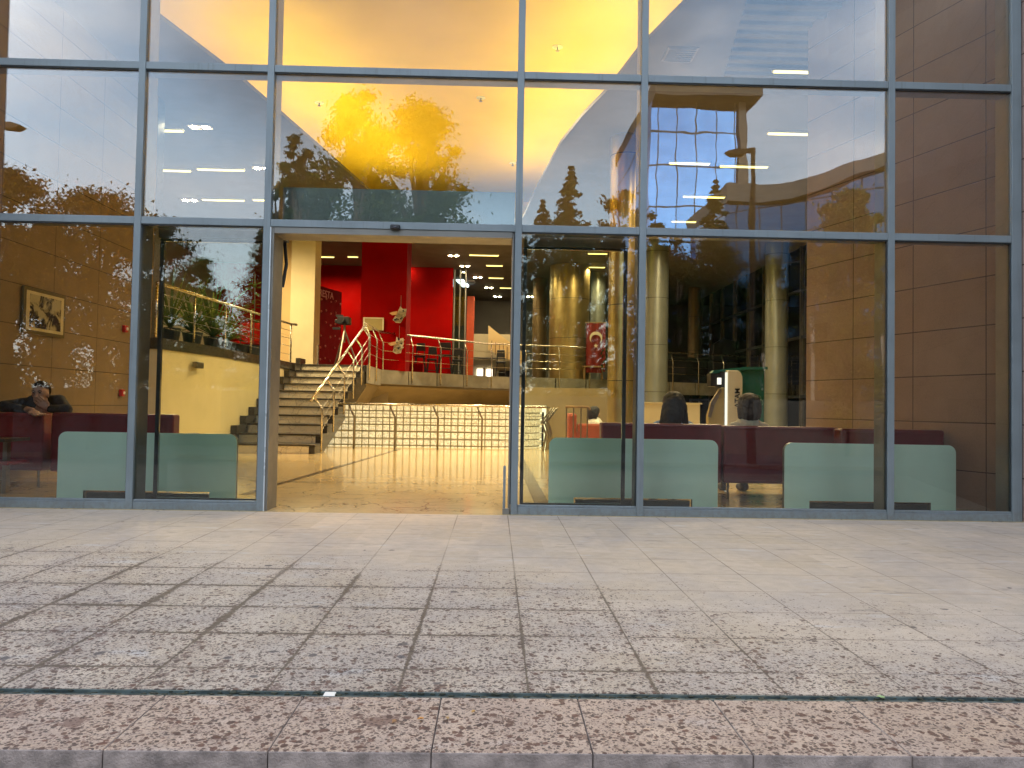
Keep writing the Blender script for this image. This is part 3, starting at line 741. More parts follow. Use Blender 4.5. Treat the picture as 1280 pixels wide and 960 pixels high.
for (a, c_, l_) in ((399,131,'small sprinkler fitting with added lamp on the yellow ceiling at left'),(601,125,'small sprinkler fitting with added lamp on the yellow ceiling near the doorway middle'),(641,206,'small sprinkler fitting with added lamp on the yellow ceiling beside the right door frame'),(697,62,'small sprinkler fitting with added lamp on the yellow ceiling right of the doorway bay')):
    p = atz(a, c_, ZD-.05); t = thing('ceiling_sprinkler', l_, 'sprinkler', (p.x,p.y,ZD), 'small ceiling sprinklers')
    b = MB(); b.lathe([(.09,-.012),(.09,-.002)], n=16); b.build('rose', M['white_paint'], t)
    b = MB(); b.tube([(0,0,-.012),(0,0,-.07)], .012, 8); b.lathe([(.035,-.08),(.035,-.07)], n=12); b.build('head', M['steel_dark'], t)
    ld = bpy.data.lights.new('added_lamp', 'SPOT'); ld.energy = 330; ld.color = (1,.76,.42); ld.spot_size = radians(120); ld.spot_blend = .8; ld.shadow_soft_size = .0  # added lamp for floor and stair light, hung under a sprinkler head
    lo = bpy.data.objects.new('added_lamp', ld); COL.objects.link(lo); lo.parent = t; lo.location = (0,0,-.10)

# ------------------------------------------------------------------ stairs
SX0, SX1, SY0, RN, RR, TRD = -4.78, -3.22, 7.35, 11, .17, .50
st = thing('staircase', 'veined marble staircase with dark edges rising beside the cream wall', 'stairs', (0,0,0))
for k in range(RN):
    y = SY0+k*TRD; z = k*RR
    b = MB(); b.box(SX0+.02, SX1-.12+.0, y, y+.03, z+(.0 if k == 0 else .001), z+RR-.033); b.build('riser', M['stair_marble'], st)
    b = MB(); b.box(SX0+.02, SX1-.0, y-.03, y+TRD+(.0), z+RR-.032, z+RR-.0); b.build('tread', M['stair_dark'], st, bevel=.004)
b = MB()
zb = [(SY0+.02,0)]
poly = []
for k in range(RN):
    y = SY0+k*TRD; z = k*RR; poly += [(y+.001, z), (y+.001, z+RR-.046)]
poly += [(SY0+RN*TRD-.06, RN*RR-.046), (SY0+RN*TRD-.06, RN*RR-.5), (SY0+.75, 0)]
b.prism(poly, 'x', SX1-.118, SX1-.012); b.build('stringer', M['stair_dark'], st)
# underside fill
b = MB(); b.prism([(SY0+.25,.0),(SY0+.25+.001,.02),(SY0+RN*TRD-.07,1.60),(SY0+RN*TRD-.07,1.40),(SY0+1.0,.0)], 'x', SX0+.03, SX1-.125); b.build('soffit', M['beige'], st)
# dark skirting that follows the steps on the wall side
b = MB()
for k in range(RN):
    y = SY0+k*TRD; z = (k+1)*RR
    b.box(SX0-.10, SX0+.018, y-.10, y+TRD-.10, z-.10, z+.14)
b.build('skirting', M['stair_dark'], st)

def rail_post(mb, base, top, lean):       # upright, bent towards `lean` at the top
    base, top = Vector(base), Vector(top); h = top.z-base.z
    mb.tube([base, base+Vector((0,0,h*.78)), base+Vector((0,0,h*.82))+Vector(lean)*.12, top+Vector(lean)*1.0], .02, 6)
# staircase handrail
sr = thing('stair_railing', 'brushed steel handrail with wire infill up the right side of the stairs', 'railing', (0,0,0))
rt, rb = at(458,407,12.3), at(388,500,8.1)
rx = SX1+.02
def rail_pt(y): 
    f = (y-7.6)/(12.6-7.6); return Vector((rx-.12, y, .17+.88+f*(ZP+.05-.17)))
b = MB(); b.tube([rail_pt(7.35), rail_pt(12.75)], .027, 10); b.build('handrail', M['steel'], sr, smooth=True)
for i in range(6):
    y = 7.55+i*1.02; zb_ = max(0, min(10, int((y-SY0)/TRD)))*RR
    b = MB(); tp = rail_pt(y-.04); rail_post(b, (rx+.02, y+.08, zb_+.01), (rx+.02, y+.08, tp.z-.03+.04), (-.14,-.05,0)); b.build('post', M['steel'], sr, smooth=True)
for kk in (.25,.45,.65):
    b = MB(); a_, b_ = rail_pt(7.6), rail_pt(12.65); b.tube([a_+Vector((.14,0,-kk)), b_+Vector((.14,0,-kk))], .004, 5); b.build('wire', M['steel'], sr)

# ------------------------------------------------------------------ balcony railing + fascia
br = thing('balcony_railing', 'brushed steel balcony railing with wires above grey metal edge panels', 'railing', (0,0,0))
pts = [Vector((x,y,0)) for x,y in EDGE]
def poly_at(s):
    for a, b2 in zip(pts[:-1], pts[1:]):
        l = (b2-a).length
        if s <= l: return a+(b2-a)*(s/l), (b2-a).normalized()
        s -= l
    return pts[-1], (pts[-1]-pts[-2]).normalized()
TOT = sum((b2-a).length for a, b2 in zip(pts[:-1], pts[1:]))
s = .15
while s < TOT-.5:
    p, d = poly_at(s); nrm = Vector((d.y, -d.x, 0))
    q, _ = poly_at(s+.02)
    b = MB(); base = p+nrm*.06; rail_post(b, (base.x, base.y, ZP-.35), (base.x, base.y, ZP+1.02), tuple(-nrm*.12)); b.build('post', M['steel'], br, smooth=True)
    s += 1.14
s = .05
while s < TOT-1.2:
    p, d = poly_at(s); q, _ = poly_at(s+1.10); nrm = Vector((d.y, -d.x, 0)); e = (q-p)
    if True:
        b = MB(); b.bar(p+nrm*.02+Vector((0,0,ZP-.215)), q+nrm*.02+Vector((0,0,ZP-.215)), .03, .44); b.build('fascia_panel', M['fascia'], br)
    s += 1.14
rl = [Vector((p.x-.06, p.y, ZP+1.06)) for p in pts]; rl[0].y += .1
b = MB(); b.tube(rl, .027, 10); b.build('handrail', M['steel'], br, smooth=True)
for kk in (.28,.52,.76):
    b = MB(); b.tube([Vector((p.x+.05, p.y-.04, ZP+1.06-kk)) for p in pts], .007, 5); b.build('wire', M['steel'], br)

# wall under the balcony, sloped soffit, glass blocks
us = thing('soffit_panel', 'beige sloping underside of the balcony above the glass blocks', 'soffit', (0,0,0))
b = MB()
A = [(-3.6,15.6,.93),(-.6,19.2,.93),(2.1,19.8,.93)]; B = [(-3.2,14.6,1.43),(-.24,18.1,1.43),(2.1,18.6,1.43)]
for i in range(2):
    b.face([A[i], A[i+1], B[i+1], B[i]]); 
b.face([(x,y,z+.05) for x,y,z in (A[0],B[0],B[1],A[1])]); b.face([(x,y,z+.05) for x,y,z in (A[1],B[1],B[2],A[2])])
b.face([A[0], A[1], (A[1][0],A[1][1],.98), (A[0][0],A[0][1],.98)])
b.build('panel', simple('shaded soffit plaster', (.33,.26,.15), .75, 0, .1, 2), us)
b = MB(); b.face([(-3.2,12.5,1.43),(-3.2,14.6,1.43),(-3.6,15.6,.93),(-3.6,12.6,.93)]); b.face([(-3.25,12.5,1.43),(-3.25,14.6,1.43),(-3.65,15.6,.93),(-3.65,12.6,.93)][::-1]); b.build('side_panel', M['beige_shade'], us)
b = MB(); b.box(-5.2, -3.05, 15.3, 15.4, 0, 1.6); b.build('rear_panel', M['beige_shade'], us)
gb = thing('glass_block_wall', 'curved wall of lit glass blocks under the balcony', 'glass block wall', (-1.5,10.15,0))
def blk_pos(u):    # arc-length from left
    if u < 4.1: return Vector((-4.2+u+1.5, 0, 0)), 0.
    th = (u-4.1)/1.2
    return Vector((-4.2+4.1+1.5+1.2*sin(th), 1.2*(1-cos(th)), 0)), th
bw, bh = .148, .148
grout = MB(); blocks = MB(); u = 0
while u < 5.6:
    for j in range(-4, 6):
        c, th = blk_pos(u+bw/2); dx = Vector((cos(th), sin(th), 0)); dn = Vector((-sin(th), cos(th), 0))
        z = j*bh+.074+.035
        blocks.obox(c+Vector((0,0,z)), dx*(bw/2-.014), dn*.04, Vector((0,0,bh/2-.014)))
    c0, t0 = blk_pos(u); c1, t1 = blk_pos(u+bw)
    dnn = Vector((-sin(t0), cos(t0), 0))*.012
    grout.face([c0+dnn+Vector((0,0,-.6)), c1+dnn+Vector((0,0,-.6)), c1+dnn+Vector((0,0,.925)), c0+dnn+Vector((0,0,.925))])
    u += bw
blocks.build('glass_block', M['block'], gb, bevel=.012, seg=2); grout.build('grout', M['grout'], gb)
# the well in front of it: floor lower behind the rail
lr = thing('well_railing', 'low dark steel railing round the stairwell in front of the glass blocks', 'railing', (0,0,0))
P0 = atz(420,563,0); yr = 9.25
xs = [at(px,560,yr).x for px in (442,493,547,602)]
b = MB(); b.tube([(-3.2,yr-.08,.915),(1.02,yr-.08,.915),(1.25,yr+1.2,.90)], .026, 10); b.build('handrail', M['steel'], lr, smooth=True)
pp = [(x, yr) for x in xs] + [(1.02,9.4),(1.10,9.75),(1.17,10.1),(1.22,10.45)]
for (x, y) in pp:
    b = MB(); b.tube([(x,y,0),(x,y,.66),(x-.03,y-.03,.72),(x-.10,y-.08,.90)] if y == yr else [(x,y,0),(x+.05,y-.02,.35),(x-.04,y,.6),(x+.16,y-.05,.9)], .021, 6); b.build('post', M['steel_dark'], lr, smooth=True)
for z in (.2,.38,.56,.72):
    b = MB(); b.tube([(-3.2,yr,z),(1.02,yr,z)], .005, 5); b.build('wire', M['steel_dark'], lr)
# beige wall at right with a bright doorway
bwl = thing('beige_wall', 'beige wall under the balcony with a lit doorway', 'wall', (0,10.9,0))
x0, x1 = at(650,540,10.9).x, at(683,540,10.9).x
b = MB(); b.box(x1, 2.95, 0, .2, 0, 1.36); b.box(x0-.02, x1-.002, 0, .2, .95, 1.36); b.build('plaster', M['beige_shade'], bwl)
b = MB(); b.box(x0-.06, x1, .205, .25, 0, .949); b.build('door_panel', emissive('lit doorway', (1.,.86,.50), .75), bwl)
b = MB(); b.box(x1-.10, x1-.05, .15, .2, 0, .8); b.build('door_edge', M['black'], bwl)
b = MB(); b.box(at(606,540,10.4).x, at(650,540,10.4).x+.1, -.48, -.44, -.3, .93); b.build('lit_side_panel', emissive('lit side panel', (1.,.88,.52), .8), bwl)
b = MB(); b.box(x1, 2.95, .2, 8, 1.30, 1.36); b.build('soffit', M['beige'], bwl)
struct(MB().box(-10, 13, 10.605, 29, -.3, -.003).build('hall_floor_edge', M['marble']))

# ------------------------------------------------------------------ cream wall and pier at left
cw = thing('cream_wall', 'bright cream wall under the left gallery beside the stairs', 'wall', (0,0,0))
b = MB(); b.prism([(WA[0]-.2,5.3),(WA[0],5.3),(-4.885,7.25),(-4.885,12.3),(-5.1,12.3)], 'z', 0, ZP-.165); b.build('plaster', M['cream'], cw)
b = MB(); b.prism([(WA[0]-.25,5.26),(WA[0]+.03,5.26),(-4.86,7.25),(-4.86,12.35),(-5.1,12.35)], 'z', ZP-.164, ZP+.004); b.build('edge_band', M['stair_dark'], cw)
ul = thing('wall_uplight', 'small grey metal box light on the cream wall', 'wall light', at(239,456,6.1))
ul.location = at(239,456,6.25); ul.location.x = -4.98
b = MB(); b.box(-.0, .09, -.14, .14, -.055, .045); b.build('housing', M['steel_dark'], ul, bevel=.01)
b = MB(); b.box(.01, .08, -.12, .12, .0455, .049); b.build('lamp_glass', M['white_paint'], ul)
pr = thing('cream_pier', 'tall bright cream pier standing on the gallery at the stair head', 'pillar', (0,0,0))
a_ = at(361,455,14.6); b_ = at(391,455,14.6); c_ = at(326,455,14.6)
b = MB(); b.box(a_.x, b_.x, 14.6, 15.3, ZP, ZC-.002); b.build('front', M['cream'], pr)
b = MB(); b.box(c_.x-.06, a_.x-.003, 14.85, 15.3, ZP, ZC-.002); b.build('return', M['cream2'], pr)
# gallery railing (left)
gr_ = thing('gallery_railing', 'steel railing with wires along the gallery in front of the plants', 'railing', (0,0,0))
ga, gb_ = Vector((-5.10,5.0,0)), Vector((-4.86,11.7,0))
tz0, tz1 = at(205,357,6.0).z, at(352,401,11.6).z
tz0 = 2.68; tz1 = 2.78
b = MB(); b.tube([ga+Vector((0,0,tz0)), gb_+Vector((0,0,tz1)), gb_+Vector((.10,.12,tz1))], .027, 10); b.build('handrail', M['steel'], gr_, smooth=True)
for i in range(6):
    f = i/5.; p = ga+(gb_-ga)*f
    b = MB(); b.tube([p+Vector((0,0,ZP)), p+Vector((0,0,tz0+(tz1-tz0)*f-.01))], .020, 8); b.build('post', M['steel'], gr_, smooth=True)
for f in (.2,.42,.62,.82):
    b = MB(); b.tube([ga+Vector((0,0,ZP+(tz0-ZP)*f)), gb_+Vector((0,0,ZP+(tz1-ZP)*f))], .006, 5); b.build('wire', M['steel'], gr_)

# ------------------------------------------------------------------ red walls and column
rc = thing('red_column', 'wide red square column at the head of the stairs', 'column', (0,0,0))
x0, x1 = at(450,420,15.3).x, at(498,420,15.3).x; x2 = at(507,420,15.3).x
b = MB(); b.box(x0, x2, 15.3, 16.4, ZP, ZC-.002); b.build('shaft', M['red'], rc)
rw = thing('red_wall', 'red feature wall behind the column', 'wall', (0,0,0))
xl, xr = at(388,420,20.6).x, at(565,420,20.6).x
b = MB(); b.box(xl-4.5, xr, 20.6, 20.9, ZP, ZC-.002); b.build('plaster', M['red'], rw)
xg = at(583,420,22).x; xh = at(592,420,22).x
b = MB(); b.box(xg, xh, 22, 22.4, ZP, 5.0); b.build('end_post', simple('orange red post', (.5,.06,.01), .5), rw)
b = MB(); b.box(at(565,420,20.6).x+.004, at(580,420,20.6).x, 20.7, 20.76, ZP, ZC-.05); b.build('glass_panel', glass_mat('inner glass', .06, (.7,.75,.7)), rw)
for i, px in enumerate((566,573,580)):
    b = MB(); x = at(px,420,20.6).x; b.box(x+.006, x+.05, 20.62, 20.69, ZP, ZC-.06); b.build('glass_frame', M['alu'], rw)
# banner board with dots and text
bd = thing('red_display_board', 'dark red display board with pale lettering and rows of small dots', 'display board', (0,0,0))
pa, pb = at(380,459,15.6), at(425,459,17.6)
pa.z = ZP; pb.z = ZP
za = at(380,352,15.6).z; zb2 = at(425,374,17.6).z
b = MB(); dxy = (pb-pa).normalized(); nn = Vector((dxy.y, -dxy.x, 0))
vs = [pa, pb, Vector((pb.x,pb.y,za)), Vector((pa.x,pa.y,za))]
b.add(vs+[v-nn*.06 for v in vs], [(0,1,2,3),(7,6,5,4),(0,4,5,1),(1,5,6,2),(2,6,7,3),(3,7,4,0)]); b.build('panel', M['red_dark'], bd)
dots = MB(); L_ = (pb-pa).length
pink = simple('pink print', (.62,.20,.16), .6)
for r_ in range(6):
    for c_i in range(7):
        if (r_+c_i) % 7 == 5: continue
        p = pa+dxy*(L_*(.14+c_i*.135))+nn*.008; z = ZP+.35+r_*.36+.06*(c_i % 2)
        dots.ball((p.x,p.y,z), .035, (1,1,1), 8, 5)
dots.build('dot', pink, bd)
def text(s, size, loc, xdir, zdir, mat, parent, name='lettering', ext=.004):
    cu = bpy.data.curves.new(name, 'FONT'); cu.body = s; cu.size = size; cu.extrude = ext; cu.align_x = 'LEFT'; cu.offset = size*.012
    tmp = bpy.data.objects.new(name, cu); COL.objects.link(tmp)
    dg = bpy.context.evaluated_depsgraph_get(); me = bpy.data.meshes.new_from_object(tmp.evaluated_get(dg))
    bpy.data.objects.remove(tmp); me.materials.clear(); me.materials.append(mat)
    o = bpy.data.objects.new(name, me); COL.objects.link(o)
    xd, zd = Vector(xdir).normalized(), Vector(zdir).normalized(); yd = zd.cross(xd)
    o.matrix_world = Matrix.Translation(Vector(loc)) @ Matrix((xd, zd, xd.cross(zd))).transposed().to_4x4()
    if parent: o.parent = parent; o.matrix_parent_inverse = parent.matrix_world.inverted() if False else Matrix.Identity(4)
    return o
tp = pa+dxy*(L_*.10)+nn*.02; tp.z = at(395,364,16.2).z-.12
text('UZ RESTA', .30, tp, dxy, (0,0,1), pink, bd)
tp2 = tp.copy(); tp2.z -= .26; text('uz resta', .14, tp2, dxy, (0,0,1), pink, bd)
# plaque
pq = thing('notice_board', 'small pale wooden board leaning on the red column above the handrail', 'notice board', at(467,405,15.25))
hw = abs(at(479,405,15.2).x-at(455,405,15.2).x)/2; hh = abs(at(467,397,15.2).z-at(467,413,15.2).z)/2
b = MB(); b.box(-hw, hw, -.02, .01, -hh, hh); b.build('board', M['kiosk_gold'], pq)
b = MB(); 
for s_ in (-1,1): b.box(s_*hw-.02, s_*hw+.02, -.03, -.021, -hh, hh)
b.box(-hw, hw, -.036, -.031, hh-.03, hh); b.build('frame', M['kiosk_cream'], pq)
# hanging masks (pale folded paper figures)
def figure_panel(px, py, tilt, label, s=.85):
    c = at(px, py, 15.1); t = thing('hanging_sculpture', label, 'sculpture', c, 'pale sculptures hung at the red column')
    R = Matrix.Rotation(tilt, 4, 'Y')
    w_, h_ = .17*s, .28*s; rnd = random.Random(px+py); b = MB()
    pl = [(-w_,-h_*.8),(-w_*.3,-h_),(w_*.6,-h_*.85),(w_*.75,-h_*.2),(w_,h_*.3),(w_*.8,h_*.95),(w_*.1,h_*.8),(-w_*.5,h_),(-w_*.6,h_*.2)]
    def rp_(u, v): q = R @ Vector((u,0,v)); return q.x, q.z
    b.prism([rp_(*q) for q in pl], 'y', -.03, .03)
    for k in range(5): c0 = R @ Vector((rnd.uniform(-w_,w_)*.5,-.04,rnd.uniform(-h_,h_)*.7)); b.obox(c0, R @ Vector((w_*.4,.02,.03)), (0,.02,.01), R @ Vector((.04,-.02,h_*.22)))
    b.build('body', simple('aged white card', (.42,.37,.27), .8, 0, .45, 14, .8), t)
    b = MB()
    for k in range(6):
        u0, v0 = rnd.uniform(-w_,w_)*.6, rnd.uniform(-h_,h_)*.75; b.prism([rp_(u0+rnd.uniform(.01,.05)*cos(a_), v0+rnd.uniform(.01,.05)*sin(a_)) for a_ in (0,1.2,2.3,3.6,5.)], 'y', -.075, -.066)
    b.build('dark_patch', M['black'], t)
    b = MB(); b.prism([(-w_*.5,h_*.05),(-w_*1.5,-h_*.05),(-w_*2.0,h_*.2),(-w_*1.3,h_*.35),(-w_*.5,h_*.45)], 'y', -.06, -.03); b.build('wing', simple('warm card', (.6,.36,.16), .8), t)
    b = MB(); b.tube([(0.02,0,h_*.9),(0.02,0,h_*.9+.35)], .006, 5); b.build('hanging_wire', M['steel_dark'], t)
figure_panel(500,394,radians(18),'pale tilted sculpture hanging at the right edge of the red column')
figure_panel(498,432,radians(4),'lower pale sculpture behind the balcony rail at the red column')
# video camera on tripod
vc = thing('video_camera', 'black video camera on a tall tripod by the red board', 'video camera', (at(430,440,14.2).x, 14.2, ZP))
ch_ = at(430,405,14.2).z-ZP
b = MB(); b.box(-.16,.16,-.20,.12,ch_-.02,ch_+.18); b.box(-.26,-.17,-.06,.05,ch_+.02,ch_+.12); b.build('body', M['black'], vc, bevel=.02)
b = MB(); b.tube([(-.02,-.20,ch_+.08),(-.02,-.36,ch_+.08)], [.06,.075], 12); b.build('lens', M['black'], vc)
b = MB(); b.box(-.24,-.05,.0,.05,ch_+.19,ch_+.25); b.box(-.30,-.10,-.1,.0,ch_-.16,ch_-.10); b.build('handle', M['black'], vc)
b = MB(); b.tube([(0,0,ch_-.02),(0,0,ch_-.5)], .03, 8); b.build('column', M['steel_dark'], vc)
for a in (20,140,260):
    b = MB(); b.tube([(0,0,ch_-.18),(.42*cos(radians(a)),.42*sin(radians(a)),0)], [.03,.018], 6); b.build('leg', M['steel_dark'], vc)
bl = thing('barrier_post', 'short steel post standing at the stair head by the red board', 'post', (at(397,450,13.3).x, 13.3, ZP))
b = MB(); b.tube([(0,0,0),(0,0,.55)], .022, 8); b.lathe([(.10,0),(.09,.015)], n=14); b.build('pole', M['steel'], bl)
# furniture on the mezzanine behind the railing
def stool(px, Y, label, h=.62, c='black', wd=.17):
    x = at(px, 450, Y).x; t = thing('bar_chair', label, 'chair', (x, Y, ZP), 'dark chairs behind the balcony railing')
    b = MB(); b.box(-wd, wd, -.2, .2, h-.06, h); b.build('seat', M[c], t, bevel=.02)
    b = MB(); b.box(-wd*.8, wd*.8, .18, .21, h+.18, h+.42); b.box(-wd*.8, -wd*.8+.03, .18, .21, h, h+.18); b.box(wd*.8-.03, wd*.8, .18, .21, h, h+.18); b.build('backrest', M[c], t, bevel=.03)
    for sx in (-1,1):
        for sy in (-1,1):
            b = MB(); b.tube([(sx*(wd-.05), sy*.16, h-.06),(sx*(wd+.02), sy*.2, 0)], .018, 5); b.build('leg', M['black'], t)
    b = MB(); b.tube([(-wd,-.18,h*.35),(wd,-.18,h*.35)], .012, 5); b.build('footrest', M['black'], t)
stool(525,18.0,'dark high chair standing left behind the balcony railing, beside the red box')
stool(540,19.6,'dark high chair in the back, partly behind a railing post')
stool(556,18.6,'black wide chair in the middle behind the balcony railing',.7,'black',.22)
stool(572,19.9,'dark chair at right of the group in front of the glass panel')
b = MB(); x = at(520,460,17.2).x; b.box(x-.22, x+.22, 17.1, 17.5, ZP, ZP+.32); tag(b.build('red_box', M['red'], bevel=.02), 'low bright red box on the gallery floor behind the railing', 'box')
# far end of the hall
fw = thing('far_gallery', 'distant upper gallery with balustrade and lit rooms below at the hall end', 'gallery', (0,0,0))
xa, xb = at(590,420,26).x, at(640,420,26).x
b = MB(); b.box(xa, xb+.1, 26.3, 26.5, 3.0, 4.0); b.build('upper_wall', M['beige'], fw)
b = MB(); b.prism([(xb-1.0,3.25),(xb+.6,2.5),(xb+.6,3.05),(xb-1.0,4.25)], 'y', 25.2, 25.4); b.build('balustrade', M['cream2'], fw)
for i in range(9):
    b = MB(); x = xb-.85+i*.16; z = 3.2-.06*i; b.box(x-.02, x+.02, 25.12, 25.18, z-.1, z+.42); b.build('baluster', M['wood'], fw)
b = MB(); b.box(xa, xb+.1, 27.5, 27.6, ZP, 3.0); b.build('lower_wall', M['kiosk_cream'], fw)
for i, px in enumerate((600,612)):
    b = MB(); x = at(px,460,27.4).x; b.box(x-.13, x+.13, 27.42, 27.46, ZP, 2.55); b.build('lit_window', emissive('far window', (1.,.92,.78), 1.1), fw)
    b = MB(); b.box(x+.14, x+.22, 27.40, 27.46, ZP, 2.6); b.build('door_frame', M['wood'], fw)
b = MB(); x = at(632,460,27.3).x; b.box(x-.3, x+.6, 27.3, 27.36, ZP, 2.5); b.build('dark_door', M['black'], fw)
stool(626,20.4,'dark chair at the far right end of the doorway view by the frame')

# ------------------------------------------------------------------ columns
def column(px, Y, dpx, z0, z1, m, label, seam=True):
    d = Y+DIST; c = at(px, 500, Y); r = dpx/FPX*d/2
    t = thing('round_column', label, 'column', (c.x, Y, z0), 'round metal clad columns')
    b = MB(); b.lathe([(r,0),(r,z1-z0-.003)], n=40); b.build('cladding', m, t, smooth=True).modifiers.new('e','EDGE_SPLIT')
    if seam:
        b = MB()
        z = 1.4
        while z < z1-z0-.2: b.lathe([(r+.002,z),(r+.002,z+.012)], n=40); z += 1.35
        b.build('seam', M['frame_dark'], t)
    return t
column(710, 19.9, 50, ZP, ZC, M['col_gold'], 'thick golden column standing behind the balcony railing')
column(746, 21.0, 19, ZP, ZC, M['col_grey'], 'slim pale grey column just right of the thick golden column')
column(778, 7.1, 38, 0, ZC, M['col_gold'], 'golden column rising from the hall floor behind the right door leaf')
column(819, 15.5, 30, 0, ZC, M['col_grey'], 'pale grey column right of the frame, left of the long haired woman')
column(935, 21.8, 22, ZP, ZC, M['col_gold'], 'golden column behind the railing, above the green kiosk')
column(970, 15.5, 28, 0, ZC, M['col_grey'], 'pale grey column beside the slanting stone wall and green kiosk')
column(673, 22.5, 18, ZP, ZC, M['col_brown'], 'brown column in the dim hall left of the thick golden column')
column(867, 24, 16, ZP, ZC, M['col_brown'], 'brown column far back left of the side windows')
# side window wall
cwz = thing('side_window_wall', 'dark framed glass side wall of the hall at right', 'window wall', (9.0,0,0))
for i in range(17):
    b = MB(); y = 3+i*1.6; b.box(-.05, .05, y-.04, y+.04, 0, ZC-.003); b.build('mullion', M['steel_dark'], cwz)
for z in (1.35, 3.1, 4.5):
    b = MB(); b.box(-.045, .045, 3, 28.6, z-.04, z+.04); b.build('transom', M['frame_dark'], cwz)
b = MB(); b.box(.02, .03, 3, 28.6, 0, ZC-.004); b.build('pane', glass_mat('side glass', .08, (.30,.34,.32)), cwz)
b = MB(); b.box(12.8, 13.1, 0, 29, -.6, 7.2); tag(b.build('sky_block_wall', simple('dim blocking wall', (.12,.12,.11), .8, 0, .3, 1.5)), 'added dim grey wall hiding the sky outside the side windows', 'wall')  # added wall that keeps the bright sky out of the side windows
# dark counters/furniture on the right mezzanine
dk = thing('reception_counter', 'long dark counter with clutter behind the balcony railing at right', 'counter', (at(880,460,22.5).x, 23.0, ZP))
b = MB(); b.box(-2.0, 1.6, -.3, .3, 0, 1.0); b.build('body', M['black'], dk, bevel=.02)
b = MB(); b.box(-2.05, 1.65, -.34, .34, 1.003, 1.05); b.build('top', M['stair_dark'], dk)
dk2 = thing('dark_armchair', 'big dark armchair on the gallery, behind the rail above the kiosk', 'armchair', (at(905,430,22.0).x, 22.1, ZP))
b = MB(); b.box(-.5,.5,-.35,.35,0,.9); b.build('seat', M['black'], dk2, bevel=.06)
b = MB(); b.prism([(-.45,.9),(.5,.9),(.42,1.65),(.0,1.75),(-.4,1.5)], 'y', -.1, .3); b.build('backrest', M['black'], dk2, bevel=.04)
wc = thing('white_counter', 'pale low counter standing beyond the long haired woman', 'counter', (at(882,520,6.0).x, 8.6, 0))
b = MB(); b.box(-.75,.55,-.2,.2,0,1.02); b.build('body', M['kiosk_cream'], wc, bevel=.01)
b = MB(); b.box(-.78,.58,-.24,.24,1.022,1.05); b.build('top', M['kiosk_cream'], wc)
# flag
fl = thing('flag', 'red flag with white crescent and star hanging beside the grey column', 'flag', at(745,404,19.0))
fw_, fh_ = at(757,404,19).x-at(733,404,19).x, at(745,404,19).z-at(745,466,19).z
b = MB(); N_ = 16
for i in range(N_):
    x0_, x1_ = -fw_/2+fw_*i/N_, -fw_/2+fw_*(i+1)/N_; y0_, y1_ = .03*sin(i*1.1), .03*sin((i+1)*1.1)
    b.face([(x0_,y0_,-fh_),(x1_,y1_,-fh_),(x1_,y1_,0),(x0_,y0_,0)]); b.face([(x0_,y0_+.006,0),(x1_,y1_+.006,0),(x1_,y1_+.006,-fh_),(x0_,y0_+.006,-fh_)])
b.build('cloth', M['flag_red'], fl)
R1 = fw_*.33; cz = -fh_*.30
pts1 = []
for i in range(33):
    a = radians(38+ (322-38)*i/32); pts1.append((R1*cos(a), R1*sin(a)))
r2 = R1*.80; off = R1*.28; pts2 = []
a1_ = math.atan2(pts1[0][1], pts1[0][0]-off)
for i in range(33):
    a = a1_ + (2*pi-2*a1_)*i/32; pts2.append((off+r2*cos(a), r2*sin(a)))
rot = lambda x, y: (x*cos(radians(-90))-y*sin(radians(-90)), x*sin(radians(-90))+y*cos(radians(-90)))
b = MB()
for i in range(32):
    q = [rot(*pts1[i]), rot(*pts1[i+1]), rot(*pts2[i+1]), rot(*pts2[i])]
    b.face([(x, -.045, cz+z) for x, z in q]); b.face([(x, -.042, cz+z) for x, z in q][::-1])
b.build('crescent', M['flag_white'], fl)
b = MB(); sp = []
for i in range(10):
    a = radians(90+36*i); rr = fw_*.13*(1 if i % 2 == 0 else .42); sp.append((rr*cos(a), cz-R1*1.25+rr*sin(a)))
b.prism(sp, 'y', -.048, -.042); b.build('star', M['flag_white'], fl)
b = MB(); b.tube([(-fw_/2-.04,0,.02),(fw_/2+.04,0,.02)], .015, 6); b.build('rod', M['wood'], fl)
for i, (px, l_) in enumerate(((737,'low wooden table with papers under the flag'),)):
    t = thing('side_table', l_, 'table', (at(742,460,18.95).x, 19.1, ZP)); b = MB(); b.box(-.35,.35,-.2,.2,.40,.45); b.build('top', M['wood'], t)
    for sx in (-.3,.3):
        b = MB(); b.box(sx-.02, sx+.02, -.15, .15, 0, .399); b.build('leg', M['wood'], t)
fp = thing('flag_stand_plant', 'dark pot plant standing at the flag, behind the rail', 'plant', (at(749,455,18.8).x+.25, 18.95, ZP))
b = MB(); b.lathe([(.09,0),(.12,.25)], n=12); b.build('pot', M['pot'], fp)
b = MB()
for i in range(26):
    a = random.random()*6.28; h = random.uniform(.3,.95); r_ = random.uniform(.03,.2); c = Vector((r_*cos(a), r_*sin(a), h)); b.face([c, c+Vector((.05,.02,.06)), c+Vector((.02,.0,.13)), c+Vector((-.03,0,.06))])
b.build('foliage', M['leaf_dark'], fp)

